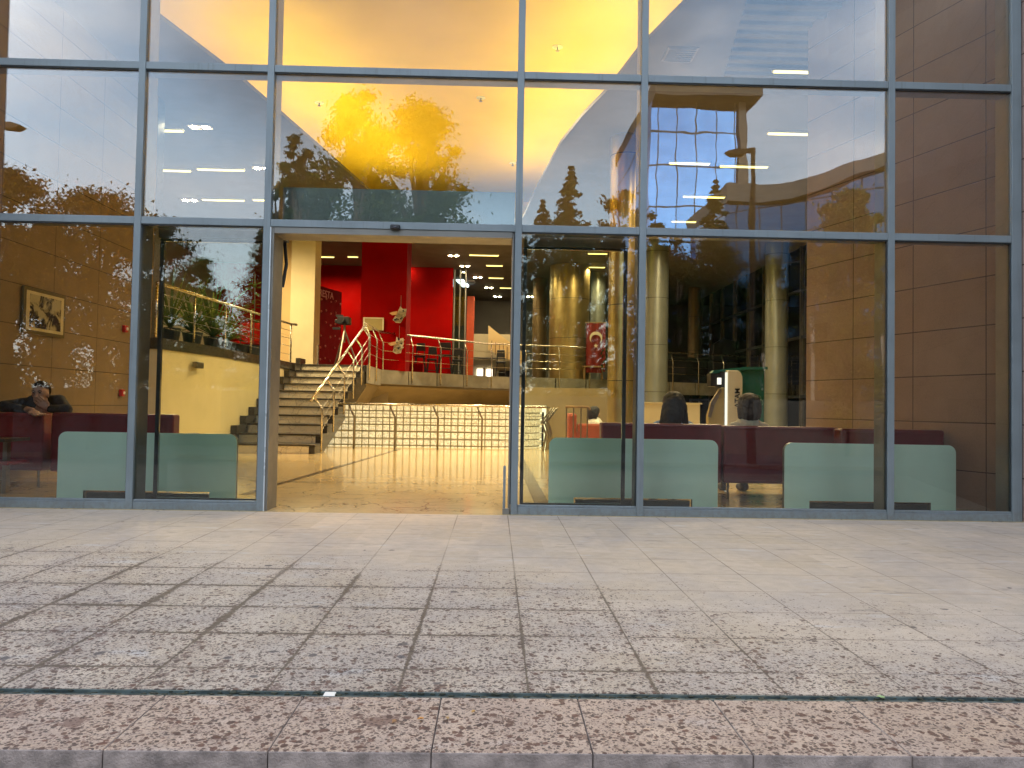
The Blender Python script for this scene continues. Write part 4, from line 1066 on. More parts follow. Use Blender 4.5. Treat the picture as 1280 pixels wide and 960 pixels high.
# ------------------------------------------------------------------ green kiosk
kx = at(920,520,4.9).x
ki = thing('self_service_kiosk', 'tall green and cream self service machine behind the sofa', 'kiosk', (kx, 5.0, 0))
zt = at(930,460,5.0).z
gx0, gx1 = at(917,520,5.2).x-kx, at(950,520,5.2).x-kx
b = MB(); b.box(gx0, gx1, .02, .5, 0, zt); b.build('rear_panel', M['green'], ki, bevel=.01)
lx = at(889,460,4.9).x-kx
b = MB(); b.prism([(lx,zt-.09),(lx+.04,zt-.05),(gx0+.05,zt+.01),(gx1,zt+.02),(gx1,zt-.02),(gx0-.02,zt-.04),(lx+.05,zt-.10)], 'y', -.12, .019); b.build('hood', M['green'], ki)
cx0, cx1 = at(911,520,4.7).x-kx, at(930,520,4.7).x-kx
arc = [(cx0,0),(cx1,0),(cx1,zt-.30)]+[(cx1-.09+.09*cos(radians(a)), zt-.17+.12*sin(radians(a))) for a in range(0,91,15)]+[(cx0,zt-.05)]
b = MB(); b.prism(arc, 'y', -.22, -.02); b.build('side_panel', M['kiosk_cream'], ki, bevel=.008)
b = MB(); b.box(cx0-.006, cx0-.001, -.23, -.03, .1, zt-.08); b.build('light_edge', emissive('kiosk light edge', (1.,.96,.8), .42), ki)
b = MB(); b.box(cx0-.085, cx0-.013, -.14, .1, 0, zt-.07); b.build('core', M['black'], ki)
bx0, bx1 = at(886,520,4.7).x-kx, at(906,520,4.7).x-kx
b = MB(); b.prism([(bx0,0),(bx1,0),(bx1,1.26),(bx1-.06,1.24),(bx0+.05,1.02),(bx0,.84)], 'y', -.28, -.15); b.build('machine_body', M['kiosk_gold'], ki, bevel=.01)
b = MB(); b.prism([(bx0-.012,.82),(bx0+.035,.80),(bx0+.085,.99),(bx1-.05,1.20),(bx1-.07,1.24),(bx0+.04,1.05)], 'y', -.30, -.281); b.build('keypad', M['steel_dark'], ki)
b = MB(); b.box(bx0+.05, cx0-.09, -.2, .0, 1.27, zt-.10); b.build('screen_housing', M['black'], ki)
b = MB(); b.box(cx0-.15, cx0-.09, -.215, -.201, 1.30, 1.40); b.build('screen', emissive('lit screen', (1.,.93,.8), .5), ki)
text('ATAM', .108, (at(929,500,4.7).x-kx-.028, -.224, at(920,508,4.7).z-.02), (0,0,1), (-1,0,0), M['black'], ki)
b = MB()
for i, (cxx, czz) in enumerate(((gx1-.16,1.18),(gx1-.08,1.12),(gx1-.13,1.04))):
    ring = [(gx1-.12+.07*cos(2*pi*k/16)+(-.03 if i == 0 else .03 if i == 1 else 0), -.226+.24, .98+.06*sin(2*pi*k/16)+.06*i) for k in range(17)]
    b.tube(ring, .003, 4)
b.build('line_pattern', simple('pale print', (.3,.5,.42), .6), ki)

# ------------------------------------------------------------------ sofas, screens
def sofa(x0, x1, y, ztop, zb, label, m, depth=.75, legs=True):
    w_ = (x1-x0)/2; t = thing('sofa', label, 'sofa', ((x0+x1)/2, y, 0), 'low leather sofas by the window')
    b = MB(); b.box(-w_, w_, 0, .17, zb, ztop); b.build('backrest', m, t, bevel=.022, seg=3)
    b = MB(); b.box(-w_+.12, w_-.12, .173, depth, zb, .30); b.build('base', m, t, bevel=.02, seg=3)
    b = MB(); b.box(-w_+.125, w_-.125, .175, depth+.01, .303, .42); b.build('seat_cushion', m, t, bevel=.03, seg=3)
    for s_ in (-1, 1):
        b = MB(); xa, xb = sorted((s_*w_, s_*(w_-.118))); b.box(xa, xb, .173, depth, zb, .56); b.build('armrest', m, t, bevel=.022, seg=3)
    b = MB(); b.tube([(-w_+.01,-.003,ztop-.035),(w_-.01,-.003,ztop-.035)], .004, 5); b.tube([(-w_+.01,-.003,zb+.03),(w_-.01,-.003,zb+.03)], .004, 5); b.build('seam', m, t)
    for sx in (-w_+.06, w_-.06):
        for yy in (.06, depth-.06):
            b = MB(); b.tube([(sx,yy,0),(sx,yy,zb)], .014, 8); b.build('leg', M['chrome'], t)
    return t
def sx(px, Y): return at(px, 520, Y).x
sofa(sx(752,1.25), sx(903,1.25), 1.25, .77, .17, 'burgundy sofa under the long haired woman, left one of the right hand row', M['leather'])
sofa(sx(905,1.25), sx(1049,1.25), 1.25, .76, .17, 'burgundy sofa under the woman in the cream top, between the green screens', M['leather'])
sofa(sx(1051,.95), sx(1181,.95), .95, .755, .17, 'burgundy sofa at the right end against the slanting stone wall', M['leather'], .6)
sofa(sx(-60,1.45), sx(54,1.45), 1.45, .765, .17, 'red leather sofa at the left end, under the man leaning on it', M['leather_red'])
sofa(sx(64,1.40), sx(217,1.40), 1.40, .775, .17, 'burgundy sofa behind the left mint screen, right of the man', M['leather'])
# table at far left
tb = thing('coffee_table', 'dark edge of a small table in front of the leftmost sofa', 'table', (at(-14,560,.9).x, .95, 0))
b = MB(); b.box(-.3, .24, -.2, .2, .50, .53); b.build('top', M['stair_dark'], tb)
b = MB(); b.box(.12,.16,-.03,.03,0,.499); b.build('leg', M['steel_dark'], tb)
b = MB(); b.box(-.2,.26,-.18,.18,.28,.31); b.build('shelf', M['leather_red'], tb)
def screen(px0, px1, pyt, Y, label):
    x0, x1 = sx(px0, Y), sx(px1, Y); zt = at((px0+px1)/2, pyt, Y).z; w_ = (x1-x0)/2; r = .075
    t = thing('low_screen', label, 'low screen', ((x0+x1)/2, Y, 0), 'mint screens along the window')
    def outline(g):
        pts = [(-w_+g,0),(-w_+g,zt-r)]
        pts += [(-w_+r+(r-g)*cos(radians(a))*-1, zt-r+(r-g)*sin(radians(a))) for a in range(0,91,15)]
        pts += [(w_-r+(r-g)*sin(radians(a)), zt-r+(r-g)*cos(radians(a))) for a in range(0,91,15)]
        pts += [(w_-g,0),(w_-.24,0),(w_-.24,.075),(-w_+.24,.075),(-w_+.24,0)]
        return pts
    b = MB(); b.prism(outline(0), 'y', 0, .004); b.build('face', M['mint'], t)
    b = MB(); b.prism(outline(.001), 'y', .0045, .05); b.build('edge', M['mint_edge'], t)
    b = MB(); b.box(-w_+.26, w_-.26, .02, .10, .0, .055); b.build('foot_bar', M['frame_dark'], t)
screen(74, 297, 541, .62, 'mint green screen with round corners left of the doorway')
screen(687, 898, 548.5, .62, 'mint green screen with round corners just right of the doorway')
screen(981, 1195, 555, .62, 'mint green screen with round corners at the right by the stone wall')
# orange armchair with far person
oc = thing('orange_armchair', 'orange armchair with a reading person, far back right of the doorway', 'armchair', (at(735,540,8.9).x, 9.0, 0))
b = MB(); b.box(-.38,.36,-.3,.3,.12,.42); b.build('seat', M['orange'], oc, bevel=.04)
b = MB(); b.box(-.42,-.25,-.32,.32,.15,.80); b.build('backrest', M['orange'], oc, bevel=.05)
b = MB(); b.box(-.24,.38,-.33,-.22,.15,.60); b.build('armrest', M['orange'], oc, bevel=.04)
bs = thing('small_railing', 'short brown railing in front of the orange armchair', 'railing', (at(722,540,7.6).x, 7.7, 0))
zt_ = .92+(514-511)/961*14
b = MB(); b.tube([(-.22,0,.93),(.20,0,.93),(.24,0,.88)], .022, 8); b.build('handrail', M['wood'], bs)
for x_ in (-.2,-.07,.07,.19):
    b = MB(); b.tube([(x_,0,0),(x_,0,.92)], .014, 6); b.build('post', M['steel_dark'], bs)

# ------------------------------------------------------------------ framed picture, alarms on the left wall
XW = -5.5
def on_left(px, py):
    d = _ray(px, py); return EYEP + d*((XW-EYEP.x)/d.x)
pc1, pc2 = on_left(26, 364), on_left(77, 419)
cyy = (pc1.y+pc2.y)/2; czz = (on_left(50,391)).z
hw = (pc2.y-pc1.y)/2; hh = .27
pf = thing('framed_picture', 'black and white picture with cream mat and gold frame on the left stone wall', 'picture', (XW+.004, cyy, czz))
def pic_mat():
    t = NT('monochrome print'); p = t.obj()
    n1 = t.noise(p, 5.5, 4, .6, .6); c = t.ramp(n1, [(.46, (.025,.02,.025)), (.56, (.42,.38,.24))]); 
    return t.pbr(c, .25, 0, None, .5)
b = MB(); b.box(0,.035,-hw,hw,-hh,hh); b.build('frame', simple('dark gold frame', (.13,.10,.04), .4, .4), pf, bevel=.006)
b = MB(); b.box(.036,.039,-hw+.045,hw-.045,-hh+.04,hh-.04); b.build('mat', simple('cream mat', (.55,.48,.28), .6), pf)
b = MB(); b.box(.0395,.042,-hw+.11,hw-.11,-hh+.075,hh-.075); b.build('print', pic_mat(), pf)
def alarm(px, py, label, cat='fire alarm'):
    c = on_left(px, py); t = thing('fire_alarm', label, cat, (XW+.004, c.y, c.z), 'red alarm fittings on the left wall')
    b = MB(); b.box(0,.05,-.045,.045,-.05,.05); b.build('case', simple('alarm red', (.45,.02,.015), .4), t, bevel=.008)
    b = MB(); b.box(.051,.062,-.02,.03,-.02,.02); b.build('button', M['white_paint'], t, bevel=.004)
alarm(154,411,'small red alarm sounder high on the left stone wall beside the frame')
alarm(150,491,'small red alarm button low on the left stone wall above the sofa')
es = thing('exit_sign', 'small grey green sign box at the end of the left stone wall', 'sign', at(186,470,5.9))
b = MB(); b.box(-.05,.06,-.02,.02,-.10,.10); b.build('case', simple('grey green case', (.20,.26,.24), .5), es, bevel=.005)
b = MB(); b.box(-.035,.045,-.024,-.0205,-.07,.07); b.build('face', simple('sign face', (.30,.38,.34), .5), es)

# ------------------------------------------------------------------ plants on the gallery
def house_plant(px, Y, h, label, kind, n=40):
    x = at(px, 430, Y).x; t = thing('potted_plant', label, 'plant', (x, Y, ZP), 'potted plants on the gallery')
    b = MB(); b.lathe([(.13,0),(.18,.30),(.19,.32),(.16,.32)], n=16); b.build('pot', M['pot'], t)
    f = MB(); s_ = MB(); rnd = random.Random(px)
    if kind == 'palm':
        for i in range(n):
            a = rnd.random()*6.28; el = rnd.uniform(.5,1.35); ln = h*rnd.uniform(.6,1.05); pts_ = []
            for k in range(7):
                u_ = k/6; rr = ln*u_*cos(el)*(1+.3*u_); zz = .32+ln*(u_*sin(el)-.45*u_*u_*(1.35-el+.3)); pts_.append(Vector((rr*cos(a), rr*sin(a), zz)))
            sd_ = Vector((-sin(a), cos(a), 0))
            for k in range(6):
                w0 = .022*(1-abs(k/6-.35)); w1 = .022*(1-abs((k+1)/6-.35)) if k < 5 else .002
                f.face([pts_[k]-sd_*w0, pts_[k]+sd_*w0, pts_[k+1]+sd_*w1, pts_[k+1]-sd_*w1])
    else:
        s_.tube([(0,0,.3),(0.02,0,h*.6),(0,.02,h)], .012, 5)
        for i in range(n):
            z = rnd.uniform(.45,1)*h; a = rnd.random()*6.28; ln = rnd.uniform(.12,.26); c = Vector((0,0,z)); d_ = Vector((cos(a), sin(a), rnd.uniform(-.5,.35))).normalized(); sd_ = Vector((-sin(a), cos(a), 0))
            f.face([c+d_*.05, c+d_*(.05+ln*.5)+sd_*.045, c+d_*(.05+ln), c+d_*(.05+ln*.5)-sd_*.045])
        s_.build('stem', M['bark'], t)
    f.build('foliage', M['leaf_house'], t)
house_plant(212, 7.0, 1.25, 'leftmost gallery plant with long arching leaves behind the rail', 'palm', 46)
house_plant(240, 7.8, 1.35, 'tall arching palm second from the left behind the gallery rail', 'palm', 60)
house_plant(266, 8.7, 1.5, 'bushy palm in a dark blue pot in the middle of the gallery', 'palm', 70)
house_plant(284, 9.9, 1.1, 'spiky green plant right of the bushy palm on the gallery', 'palm', 40)
house_plant(300, 10.6, .8, 'low leafy plant near the right gallery posts', 'leafy', 30)
house_plant(316, 10.8, 1.95, 'tall thin plant with a pale leaf tuft beside the cream pier', 'leafy', 34)
rch = thing('red_chair', 'red chair standing among the plants on the gallery', 'chair', (at(304,440,11.6).x, 11.8, ZP))
b = MB(); b.box(-.25,.25,-.25,.25,.40,.47); b.build('seat', M['red'], rch, bevel=.02)
b = MB(); b.box(-.25,.25,.22,.28,.5,.95); b.build('backrest', M['red'], rch, bevel=.02)
for a in (-.2,.2):
    for c in (-.2,.2):
        b = MB(); b.tube([(a,c,0),(a,c,.4)], .015, 6); b.build('leg', M['steel'], rch)
dx_ = thing('dark_bench', 'dark low bench on the gallery behind the posts', 'bench', (at(288,440,11).x, 11.4, ZP))
b = MB(); b.box(-.45,.45,-.2,.2,.28,.36); b.build('seat', M['black'], dx_, bevel=.02)
for a in (-.38,.38):
    b = MB(); b.box(a-.03,a+.03,-.18,.18,0,.28); b.build('leg', M['black'], dx_)

# ------------------------------------------------------------------ people
def remesh_obj(mb, name, mat, parent, vox=.010, smooth_it=4):
    o = mb.build(name, mat, parent); m = o.modifiers.new('r', 'REMESH'); m.mode = 'VOXEL'; m.voxel_size = vox; m.use_smooth_shade = True
    s_ = o.modifiers.new('s', 'SMOOTH'); s_.factor = .5; s_.iterations = smooth_it; return o
def limb(mb, pts_, rs): 
    mb.tube(pts_, rs, 12)
    for p, r in zip(pts_, rs): mb.ball(p, r, (1,1,1), 12, 8)
def hand(mb, wrist, direction, palm_n, size=.18, curl=.5, spread=1.):
    wrist, d, nrm = Vector(wrist), Vector(direction).normalized(), Vector(palm_n).normalized()
    sd_ = d.cross(nrm).normalized(); k = size/.18
    mb.ball(wrist+d*.05*k, .045*k, (1,1,1), 12, 8, Matrix((sd_*.9, nrm*.42, d*1.1)).transposed())
    for i, (off, ln) in enumerate(((-.030,.062),(-.010,.072),(.011,.068),(.030,.052))):
        p = wrist+d*.088*k+sd_*off*k*spread; dd = d.copy(); pts_ = [p-d*.02*k, p]
        for j in range(3):
            dd = (dd+nrm*(-curl*.55)).normalized(); p = p+dd*(ln*k*(.45,.32,.23)[j]); pts_.append(p)
        mb.tube(pts_, [.0095*k,.0092*k,.0085*k,.0078*k,.006*k], 8); mb.ball(pts_[-1], .0062*k, (1,1,1), 8, 6)
    p = wrist+d*.02*k-sd_*.030*k; pts_ = [p, p-sd_*.020*k+d*.02*k, p-sd_*.028*k+d*.048*k-nrm*.012*k, p-sd_*.018*k+d*.070*k-nrm*.024*k]
    mb.tube(pts_, [.013*k,.012*k,.010*k,.007*k], 8)
def head(mb, c, face, up=(0,0,1), s=1.):
    c = Vector(c); f = Vector(face).normalized(); u = Vector(up); sd_ = f.cross(u).normalized(); u = sd_.cross(f).normalized()
    R = Matrix((sd_, f, u)).transposed()
    P = lambda x, y, z: c+R @ (Vector((x,y,z))*s)
    mb.ball(P(0,-.01,.025), .1*s, (.76,.94,.98), 20, 14, R)
    mb.ball(P(0,.022,-.045), .078*s, (.74,.85,.98), 16, 12, R)
    mb.ball(P(0,.055,-.088), .030*s, (.95,.8,.7), 12, 8, R)
    mb.tube([P(0,.082,.02), P(0,.108,-.028)], [.010*s,.016*s], 8); mb.ball(P(0,.104,-.030), .0155*s, (1.15,.9,.8), 10, 7, R)
    for q in (-1,1):
        mb.ball(P(q*.078,-.008,-.005), .030*s, (.3,.6,1.05), 10, 7, R)
        mb.ball(P(q*.032,.074,.028), .022*s, (1.2,.5,.45), 10, 7, R)
    mb.ball(P(0,.083,-.062), .018*s, (1.4,.55,.5), 10, 7, R)
    return P, R
# --- man at the left, leaning on the sofa back and looking out
mp_ = at(50, 494, 1.9)
man = thing('person', 'man in a dark jacket leaning on the left sofa, one hand at his chin', 'person', (mp_.x, 2.0, 0))
mx0 = -mp_.x
hz = mp_.z
def W(px, py, Y):
    p = at(px, py, Y); return Vector((p.x-mp_.x, p.y-2.0, p.z))
skin = MB(); Hc = W(50.5, 493, 1.80)
P_, R_ = head(skin, Hc, (.10,-1,-.08), s=.98)
skin.tube([Hc+Vector((0,.03,-.05)), Hc+Vector((-.02,.10,-.17))], [.055,.06], 12)
limb(skin, [Hc+Vector((-.02,.10,-.18)), (-.02,.18,.70), (-.02,.2,.50)], [.09,.15,.16])       # trunk core
hnd1 = W(54, 506, 1.66)     # hand at the chin
limb(skin, [W(66,512,1.70), hnd1+Vector((.03,.0,-.035))], [.030,.028])
hand(skin, hnd1+Vector((.045,-.012,-.05)), (-.62,-.05,.78), (-.15,1,.1), .19, .55, 1.25)
hnd2 = W(40, 513, 1.44)     # other hand over the sofa back
limb(skin, [W(34,512,1.54), hnd2], [.033,.03])
hand(skin, hnd2, (.80,-.35,-.42), (-.2,.25,-1), .20, .5, 1.3)
limb(skin, [(-.1,.2,.47), (-.12,.62,.50), (-.12,.66,.08)], [.085,.065,.045]); limb(skin, [(.1,.2,.47), (.14,.62,.50), (.14,.66,.08)], [.085,.065,.045])
bodyo = remesh_obj(skin, 'body', M['skin'], man, .0048, 2)
jk = MB()
sh_l, sh_r = W(25,506,2.0), W(74,502,1.98)
limb(jk, [sh_l, W(50,504,2.0)+Vector((0,.04,0)), sh_r], [.075,.085,.078])
limb(jk, [W(50,510,2.02), (0,.18,.50)], [.17,.19])
limb(jk, [sh_l, W(4,508,1.85), W(35,513,1.55)], [.072,.065,.042])          # arm along the back
limb(jk, [sh_r, W(83,512,1.78), W(63,511,1.68)], [.075,.062,.043])
limb(jk, [(-.02,.2,.46), (-.12,.60,.48)], [.11,.08]); limb(jk, [(.1,.2,.46), (.14,.60,.48)], [.11,.08])
limb(jk, [(-.12,.62,.50), (-.12,.66,.12)], [.085,.065]); limb(jk, [(.14,.62,.50), (.14,.66,.12)], [.085,.065])
remesh_obj(jk, 'jacket', M['cloth_dark'], man, .011, 3)
hr = MB(); hr.ball(P_(0,-.022,.045), .1, (.80,.90,.92), 20, 14, R_)
ho = hr.build('hair', M['hair'], man, smooth=True)
bmh = bmesh.new(); bmh.from_mesh(ho.data)
Ri = R_.inverted(); cc = P_(0,0,0)
dele = [v for v in bmh.verts if (Ri @ (v.co-cc)).z < .052+(.05*max(0,(Ri @ (v.co-cc)).y)/.09) and (Ri @ (v.co-cc)).y > -.03 or (Ri @ (v.co-cc)).z < -.03]
bmesh.ops.delete(bmh, geom=dele, context='VERTS'); bmh.to_mesh(ho.data); bmh.free()
so_ = ho.modifiers.new('s','SOLIDIFY'); so_.thickness = .012; so_.offset = 1
eb = MB()
for q in (-1,1):
    eb.tube([P_(q*.015,.090,.040), P_(q*.032,.090,.047), P_(q*.052,.078,.040)], .0048, 6)
eb.build('eyebrow', M['hair'], man)
ey = MB()
for q in (-1,1): ey.ball(P_(q*.032,.083,.024), .011, (1.1,.6,.6), 10, 7, R_)
ey.build('eye', M['black'], man)
sofa_arm = None
# --- women seen from behind
def seated_back(name_label, px, pyt, Y, hair, cloth, longhair, seatz=.42, s=1., lean=0.):
    top = at(px, pyt, Y); t = thing('person', name_label, 'person', (top.x, Y, 0))
    hc = Vector((0, 0, top.z-.125*s)); skin = MB()
    P, R = head(skin, hc, (lean,1,-.05), s=s)
    sh_z = hc.z-.24*s
    skin.tube([hc+Vector((0,-.01,-.06)), (0,-.01,sh_z+.03)], [.052,.058], 12)
    limb(skin, [(0,.0,sh_z), (0,.03,seatz+.16)], [.12,.13])
    for q in (-1,1):
        limb(skin, [(q*.17,0,sh_z-.02), (q*.21,.06,sh_z-.27), (q*.12,.30,seatz+.14)], [.055,.045,.032])
        hand(skin, (q*.12,.31,seatz+.14), (-q*.2,1,-.1), (0,.1,1), .17, .35)
        limb(skin, [(q*.10,.06,seatz+.08), (q*.11,.50,seatz+.07), (q*.11,.46,.10)], [.085,.06,.04])
        limb(skin, [(q*.11,.46,.06), (q*.11,.62,.035)], [.04,.03])
    remesh_obj(skin, 'body', M['skin'], t, .009, 3)
    jk = MB()
    limb(jk, [(-.165*s,-.005,sh_z), (0,-.015,sh_z+.035), (.165*s,-.005,sh_z)], [.062,.075,.062])
    limb(jk, [(0,.0,sh_z-.02), (0,.03,seatz+.12)], [.16,.165])
    for q in (-1,1): limb(jk, [(q*.17,0,sh_z-.01), (q*.215,.06,sh_z-.27), (q*.13,.27,seatz+.15)], [.066,.055,.042])
    remesh_obj(jk, 'jacket', cloth, t, .012, 4)
    tr = MB()
    for q in (-1,1):
        limb(tr, [(q*.10,.04,seatz+.09), (q*.11,.50,seatz+.08), (q*.11,.47,.12)], [.10,.072,.055]); limb(tr, [(q*.11,.46,.055), (q*.11,.64,.04)], [.052,.042])
    remesh_obj(tr, 'trousers', M['cloth_dark'], t, .012, 3)
    h = MB(); h.ball(P(0,-.018,.028), .1*s, (1.22,1.12,1.10), 20, 14, R)
    if longhair:
        limb(h, [P(0,-.05,0), P(-.02,-.07,-.12), P(-.05,-.08,-.27)], [.112*s,.118*s,.095*s]); limb(h, [P(.06,-.05,-.03), P(.09,-.06,-.24)], [.075,.06]); limb(h, [P(-.06,-.05,-.03), P(-.125,-.06,-.28)], [.075,.055])
    else:
        limb(h, [P(0,-.04,.0), P(0,-.05,-.075)], [.122*s,.112*s]); limb(h, [P(-.09,-.02,-.03), P(-.10,-.02,-.12)], [.042,.028]); limb(h, [P(.09,-.02,-.03), P(.098,-.02,-.115)], [.042,.030]); h.ball(P(.01,-.09,.02), .085*s, (1.1,.8,1), 12, 9, R)
    ho = remesh_obj(h, 'hair', hair, t, .009, 3)
    tx = bpy.data.textures.new('hairnoise', 'CLOUDS'); tx.noise_scale = .03
    dm_ = ho.modifiers.new('d','DISPLACE'); dm_.texture = tx; dm_.strength = .014; dm_.mid_level = .5
    return t
seated_back('woman with long black hair in a light blue top, seen from behind on the sofa', 842, 490.5, 1.62, M['hair'], M['cloth_blue'], True)
seated_back('woman with short dark hair in a cream top, seen from behind on the sofa', 936, 492.5, 1.62, M['hair2'], M['cloth_cream'], False)
# distant reader
rd = seated_back('distant person in a white top reading in the orange armchair', 744, 508, 8.95, M['hair'], M['white_paint'], False, .40, .95)
rd.rotation_euler = (0,0,radians(-75))

# ------------------------------------------------------------------ outdoors behind the camera (seen mirrored in the glass)
def quads_obj(name, centers, size, mat, parent, rng, flat=.0):
    n = len(centers); a = rng.normal(size=(n,3)); a /= np.linalg.norm(a,axis=1)[:,None]+1e-9
    b_ = rng.normal(size=(n,3)); b_ -= (b_*a).sum(1)[:,None]*a; b_ /= np.linalg.norm(b_,axis=1)[:,None]+1e-9
    sz = size*rng.uniform(.6,1.35,size=(n,1)); c = centers
    v = np.stack([c-a*sz*.9, c+b_*sz*.42, c+a*sz*.9, c-b_*sz*.42], 1).reshape(-1,3)
    me = bpy.data.meshes.new(name); me.vertices.add(4*n); me.vertices.foreach_set('co', v.ravel())
    me.loops.add(4*n); me.loops.foreach_set('vertex_index', np.arange(4*n)); me.polygons.add(n)
    me.polygons.foreach_set('loop_start', np.arange(0,4*n,4)); me.polygons.foreach_set('loop_total', np.full(n,4)); me.update(); me.materials.append(mat)
    o = bpy.data.objects.new(name, me); COL.objects.link(o); o.parent = parent; return o
GZ = -.62
def tree(px, pyt, V, wpx, label, kind='broad', mat='leaf_mid', n=5000, bottom=.28, leaf=.16, clumps=26, seed=1, gap=0.):
    top = at(px, pyt, V); d = V+DIST; x, y = top.x, -V; H = top.z-GZ; Rw = wpx/FPX*d
    t = thing('tree', label, 'tree', (x, y, GZ), 'trees across the road'); rng = np.random.default_rng(seed)
    cs = []
    if kind == 'broad':
        cz0 = H*bottom; cen_ = []
        clumps = int(clumps*3.0)
        for i in range(clumps):
            u_ = rng.uniform(0,1)**.85; env = min(1., (1-u_)*2.6+.12)**.6*min(1., u_*3+.45); rr = Rw*env*sqrt(rng.uniform(0.02,1.0))*rng.uniform(.75,1.12); a = rng.uniform(0,2*pi)
            cr = Rw*rng.uniform(.16,.34)*(1-.4*u_); z = min(cz0+(H-cz0)*u_, H-cr*.5)
            cen_.append((rr*cos(a), rr*sin(a)*.85, z, cr))
        per = int(n*2.6)//clumps
        for (cx, cy_, cz_, cr) in cen_:
            q = rng.normal(size=(per,3))*cr*.55*np.where(rng.uniform(size=(per,1)) < .16, 1.9, 1.); q[:,2] *= .8; q[:,2] = np.minimum(q[:,2], cr*.9)
            cs.append(q+np.array([cx,cy_,cz_]))
        cs = np.concatenate(cs)
        tk = MB(); tk.tube([(0,0,0),(.1,0,H*.3),(0,.1,H*.6),(0,0,H*.9)], [H*.028,H*.022,H*.014,.03], 8)
        for (cx, cy_, cz_, cr) in cen_[:14]: tk.tube([(0,0,max(H*.2,cz_*.6)),(cx*.6,cy_*.6,cz_*.9),(cx,cy_,cz_)], [H*.010,H*.006,.02], 5)
    else:       # conifer
        z0 = H*bottom*.5; nb = 46
        tk = MB(); tk.tube([(0,0,0),(0,0,H*.98)], [H*.02,.02], 8)
        for i in range(nb):
            z = z0+(H-z0)*(i/nb)**.9; rad = Rw*min(1., (1-(z-z0)/(H-z0))*2.2)**1.15*rng.uniform(.7,1.25)+.04
            for k in range(9):
                a = rng.uniform(0,2*pi); m_ = max(8, int(n*1.8/(nb*9))); s_ = rng.uniform(.1,1,size=m_)
                q = np.stack([s_*rad*cos(a), s_*rad*sin(a), z-s_*rad*.32+.10*rad*np.sin(s_*3)], 1)+rng.normal(size=(m_,3))*np.array([.09,.09,.06])*(rad*.6+.15)
                cs.append(q)
            if i % 2 == 0: tk.tube([(0,0,z),(rad*.8*cos(a),rad*.8*sin(a),z-rad*.25)], [.03,.01], 4)
        cs = np.concatenate(cs)
    tk.build('trunk', M['bark'], t); quads_obj('crown', cs, leaf*.50, M[mat], t, rng)
    return t
tree(15,218,15,85,'tall loose broadleaf tree reflected at the far left edge','broad','leaf_warm',9000,.22,.15,22,3)
tree(128,244,17,88,'loose bronze leaved tree reflected left of the first upright','broad','leaf_warm',9500,.20,.15,26,4)
tree(75,292,13,70,'lower thin tree reflected across the left stone wall','broad','leaf_warm',2600,.18,.13,20,5)
tree(198,278,24,60,'dark round tree reflected at top left of the gallery pane','broad','leaf_dark',6000,.15,.20,26,6)
tree(256,322,30,34,'small dark tree reflected in the middle of the gallery pane','broad','leaf_mid',3500,.1,.22,18,7)
tree(325,292,22,48,'reddish conifer reflected beside the door frame','conifer','leaf_warm',8000,.2,.16,20,8)
tree(372,172,22,30,'slender dark tree reflected at the left edge of the yellow ceiling','broad','leaf_dark',3800,.25,.18,20,9)
tree(352,196,20,20,'thin young tree reflected beside the upright left of the yellow ceiling','broad','leaf_mid',1800,.2,.15,14,10)
tree(448,124,25,74,'big broadleaf tree reflected across the yellow ceiling, left half','broad','leaf_mid',8000,.22,.22,32,11)
tree(528,132,26,70,'big broadleaf tree reflected across the yellow ceiling, right half','broad','leaf_mid',7500,.22,.22,30,12)
tree(392,228,32,70,'dark low tree reflected on the header box, left part','broad','leaf_dark',6500,.1,.26,30,13)
tree(480,236,33,70,'dark low tree reflected on the header box, middle part','broad','leaf_dark',6500,.1,.26,30,14)
tree(545,244,34,46,'dark low tree reflected on the header box, right part','broad','leaf_dark',5000,.1,.26,24,15)
tree(612,292,34,48,'dark bush reflected behind the right door frame','broad','leaf_dark',3500,.1,.26,20,16)
tree(714,203,24,52,'dark pointed conifer reflected between the uprights right of the doorway','conifer','leaf_dark',8000,.15,.20,24,17)
tree(678,246,26,50,'small tree reflected beside the right door frame','conifer','leaf_dark',5000,.1,.2,20,18)
tree(775,238,28,40,'broad tree reflected in front of the golden column','broad','leaf_warm',4500,.1,.22,22,19)
tree(822,262,27,26,'small dark tree reflected at the foot of the blue tower','broad','leaf_dark',3000,.1,.2,18,20)
tree(893,222,25,48,'spruce reflected in front of the blue tower','conifer','leaf_dark',7500,.15,.17,24,21)
tree(1066,240,20,58,'yellow green round tree reflected before the low curved building','broad','leaf_yellow',9000,.10,.17,34,23)
for i, (px, py, V, wpx) in enumerate(((640,300,40,60),(730,296,40,60),(830,300,40,60),(930,302,38,60),(1010,310,36,56),(1110,315,34,60),(1190,312,33,60),(1270,316,33,60))):
    tree(px, py, V, wpx, ['dark bush','round bush','wide dark bush','thick bush','low tree','dense low tree','dark hedge tree','bushy tree'][i]+' in the reflected tree line, '+['behind the doorway frame','behind the pointed conifer','behind the blue tower foot','behind the spruce','behind the lamp post','left of the yellow green tree base','at the right end','at the outer right corner'][i], 'broad', 'leaf_dark', 4200, .04, .28, 24, 40+i)

for i, (px, py, wpx) in enumerate(((205,372,30),(262,366,36),(320,372,30),(850,330,40),(960,335,40))):
    tree(px, py, 22, wpx, ['low dark hedge bush mirrored over the left gallery end','low dark hedge bush mirrored over the middle of the gallery','low dark hedge bush mirrored beside the left door frame','low dark hedge bush mirrored left of the kiosk','low dark hedge bush mirrored right of the kiosk'][i], 'broad', 'leaf_dark', 3600, .02, .22, 16, 70+i)
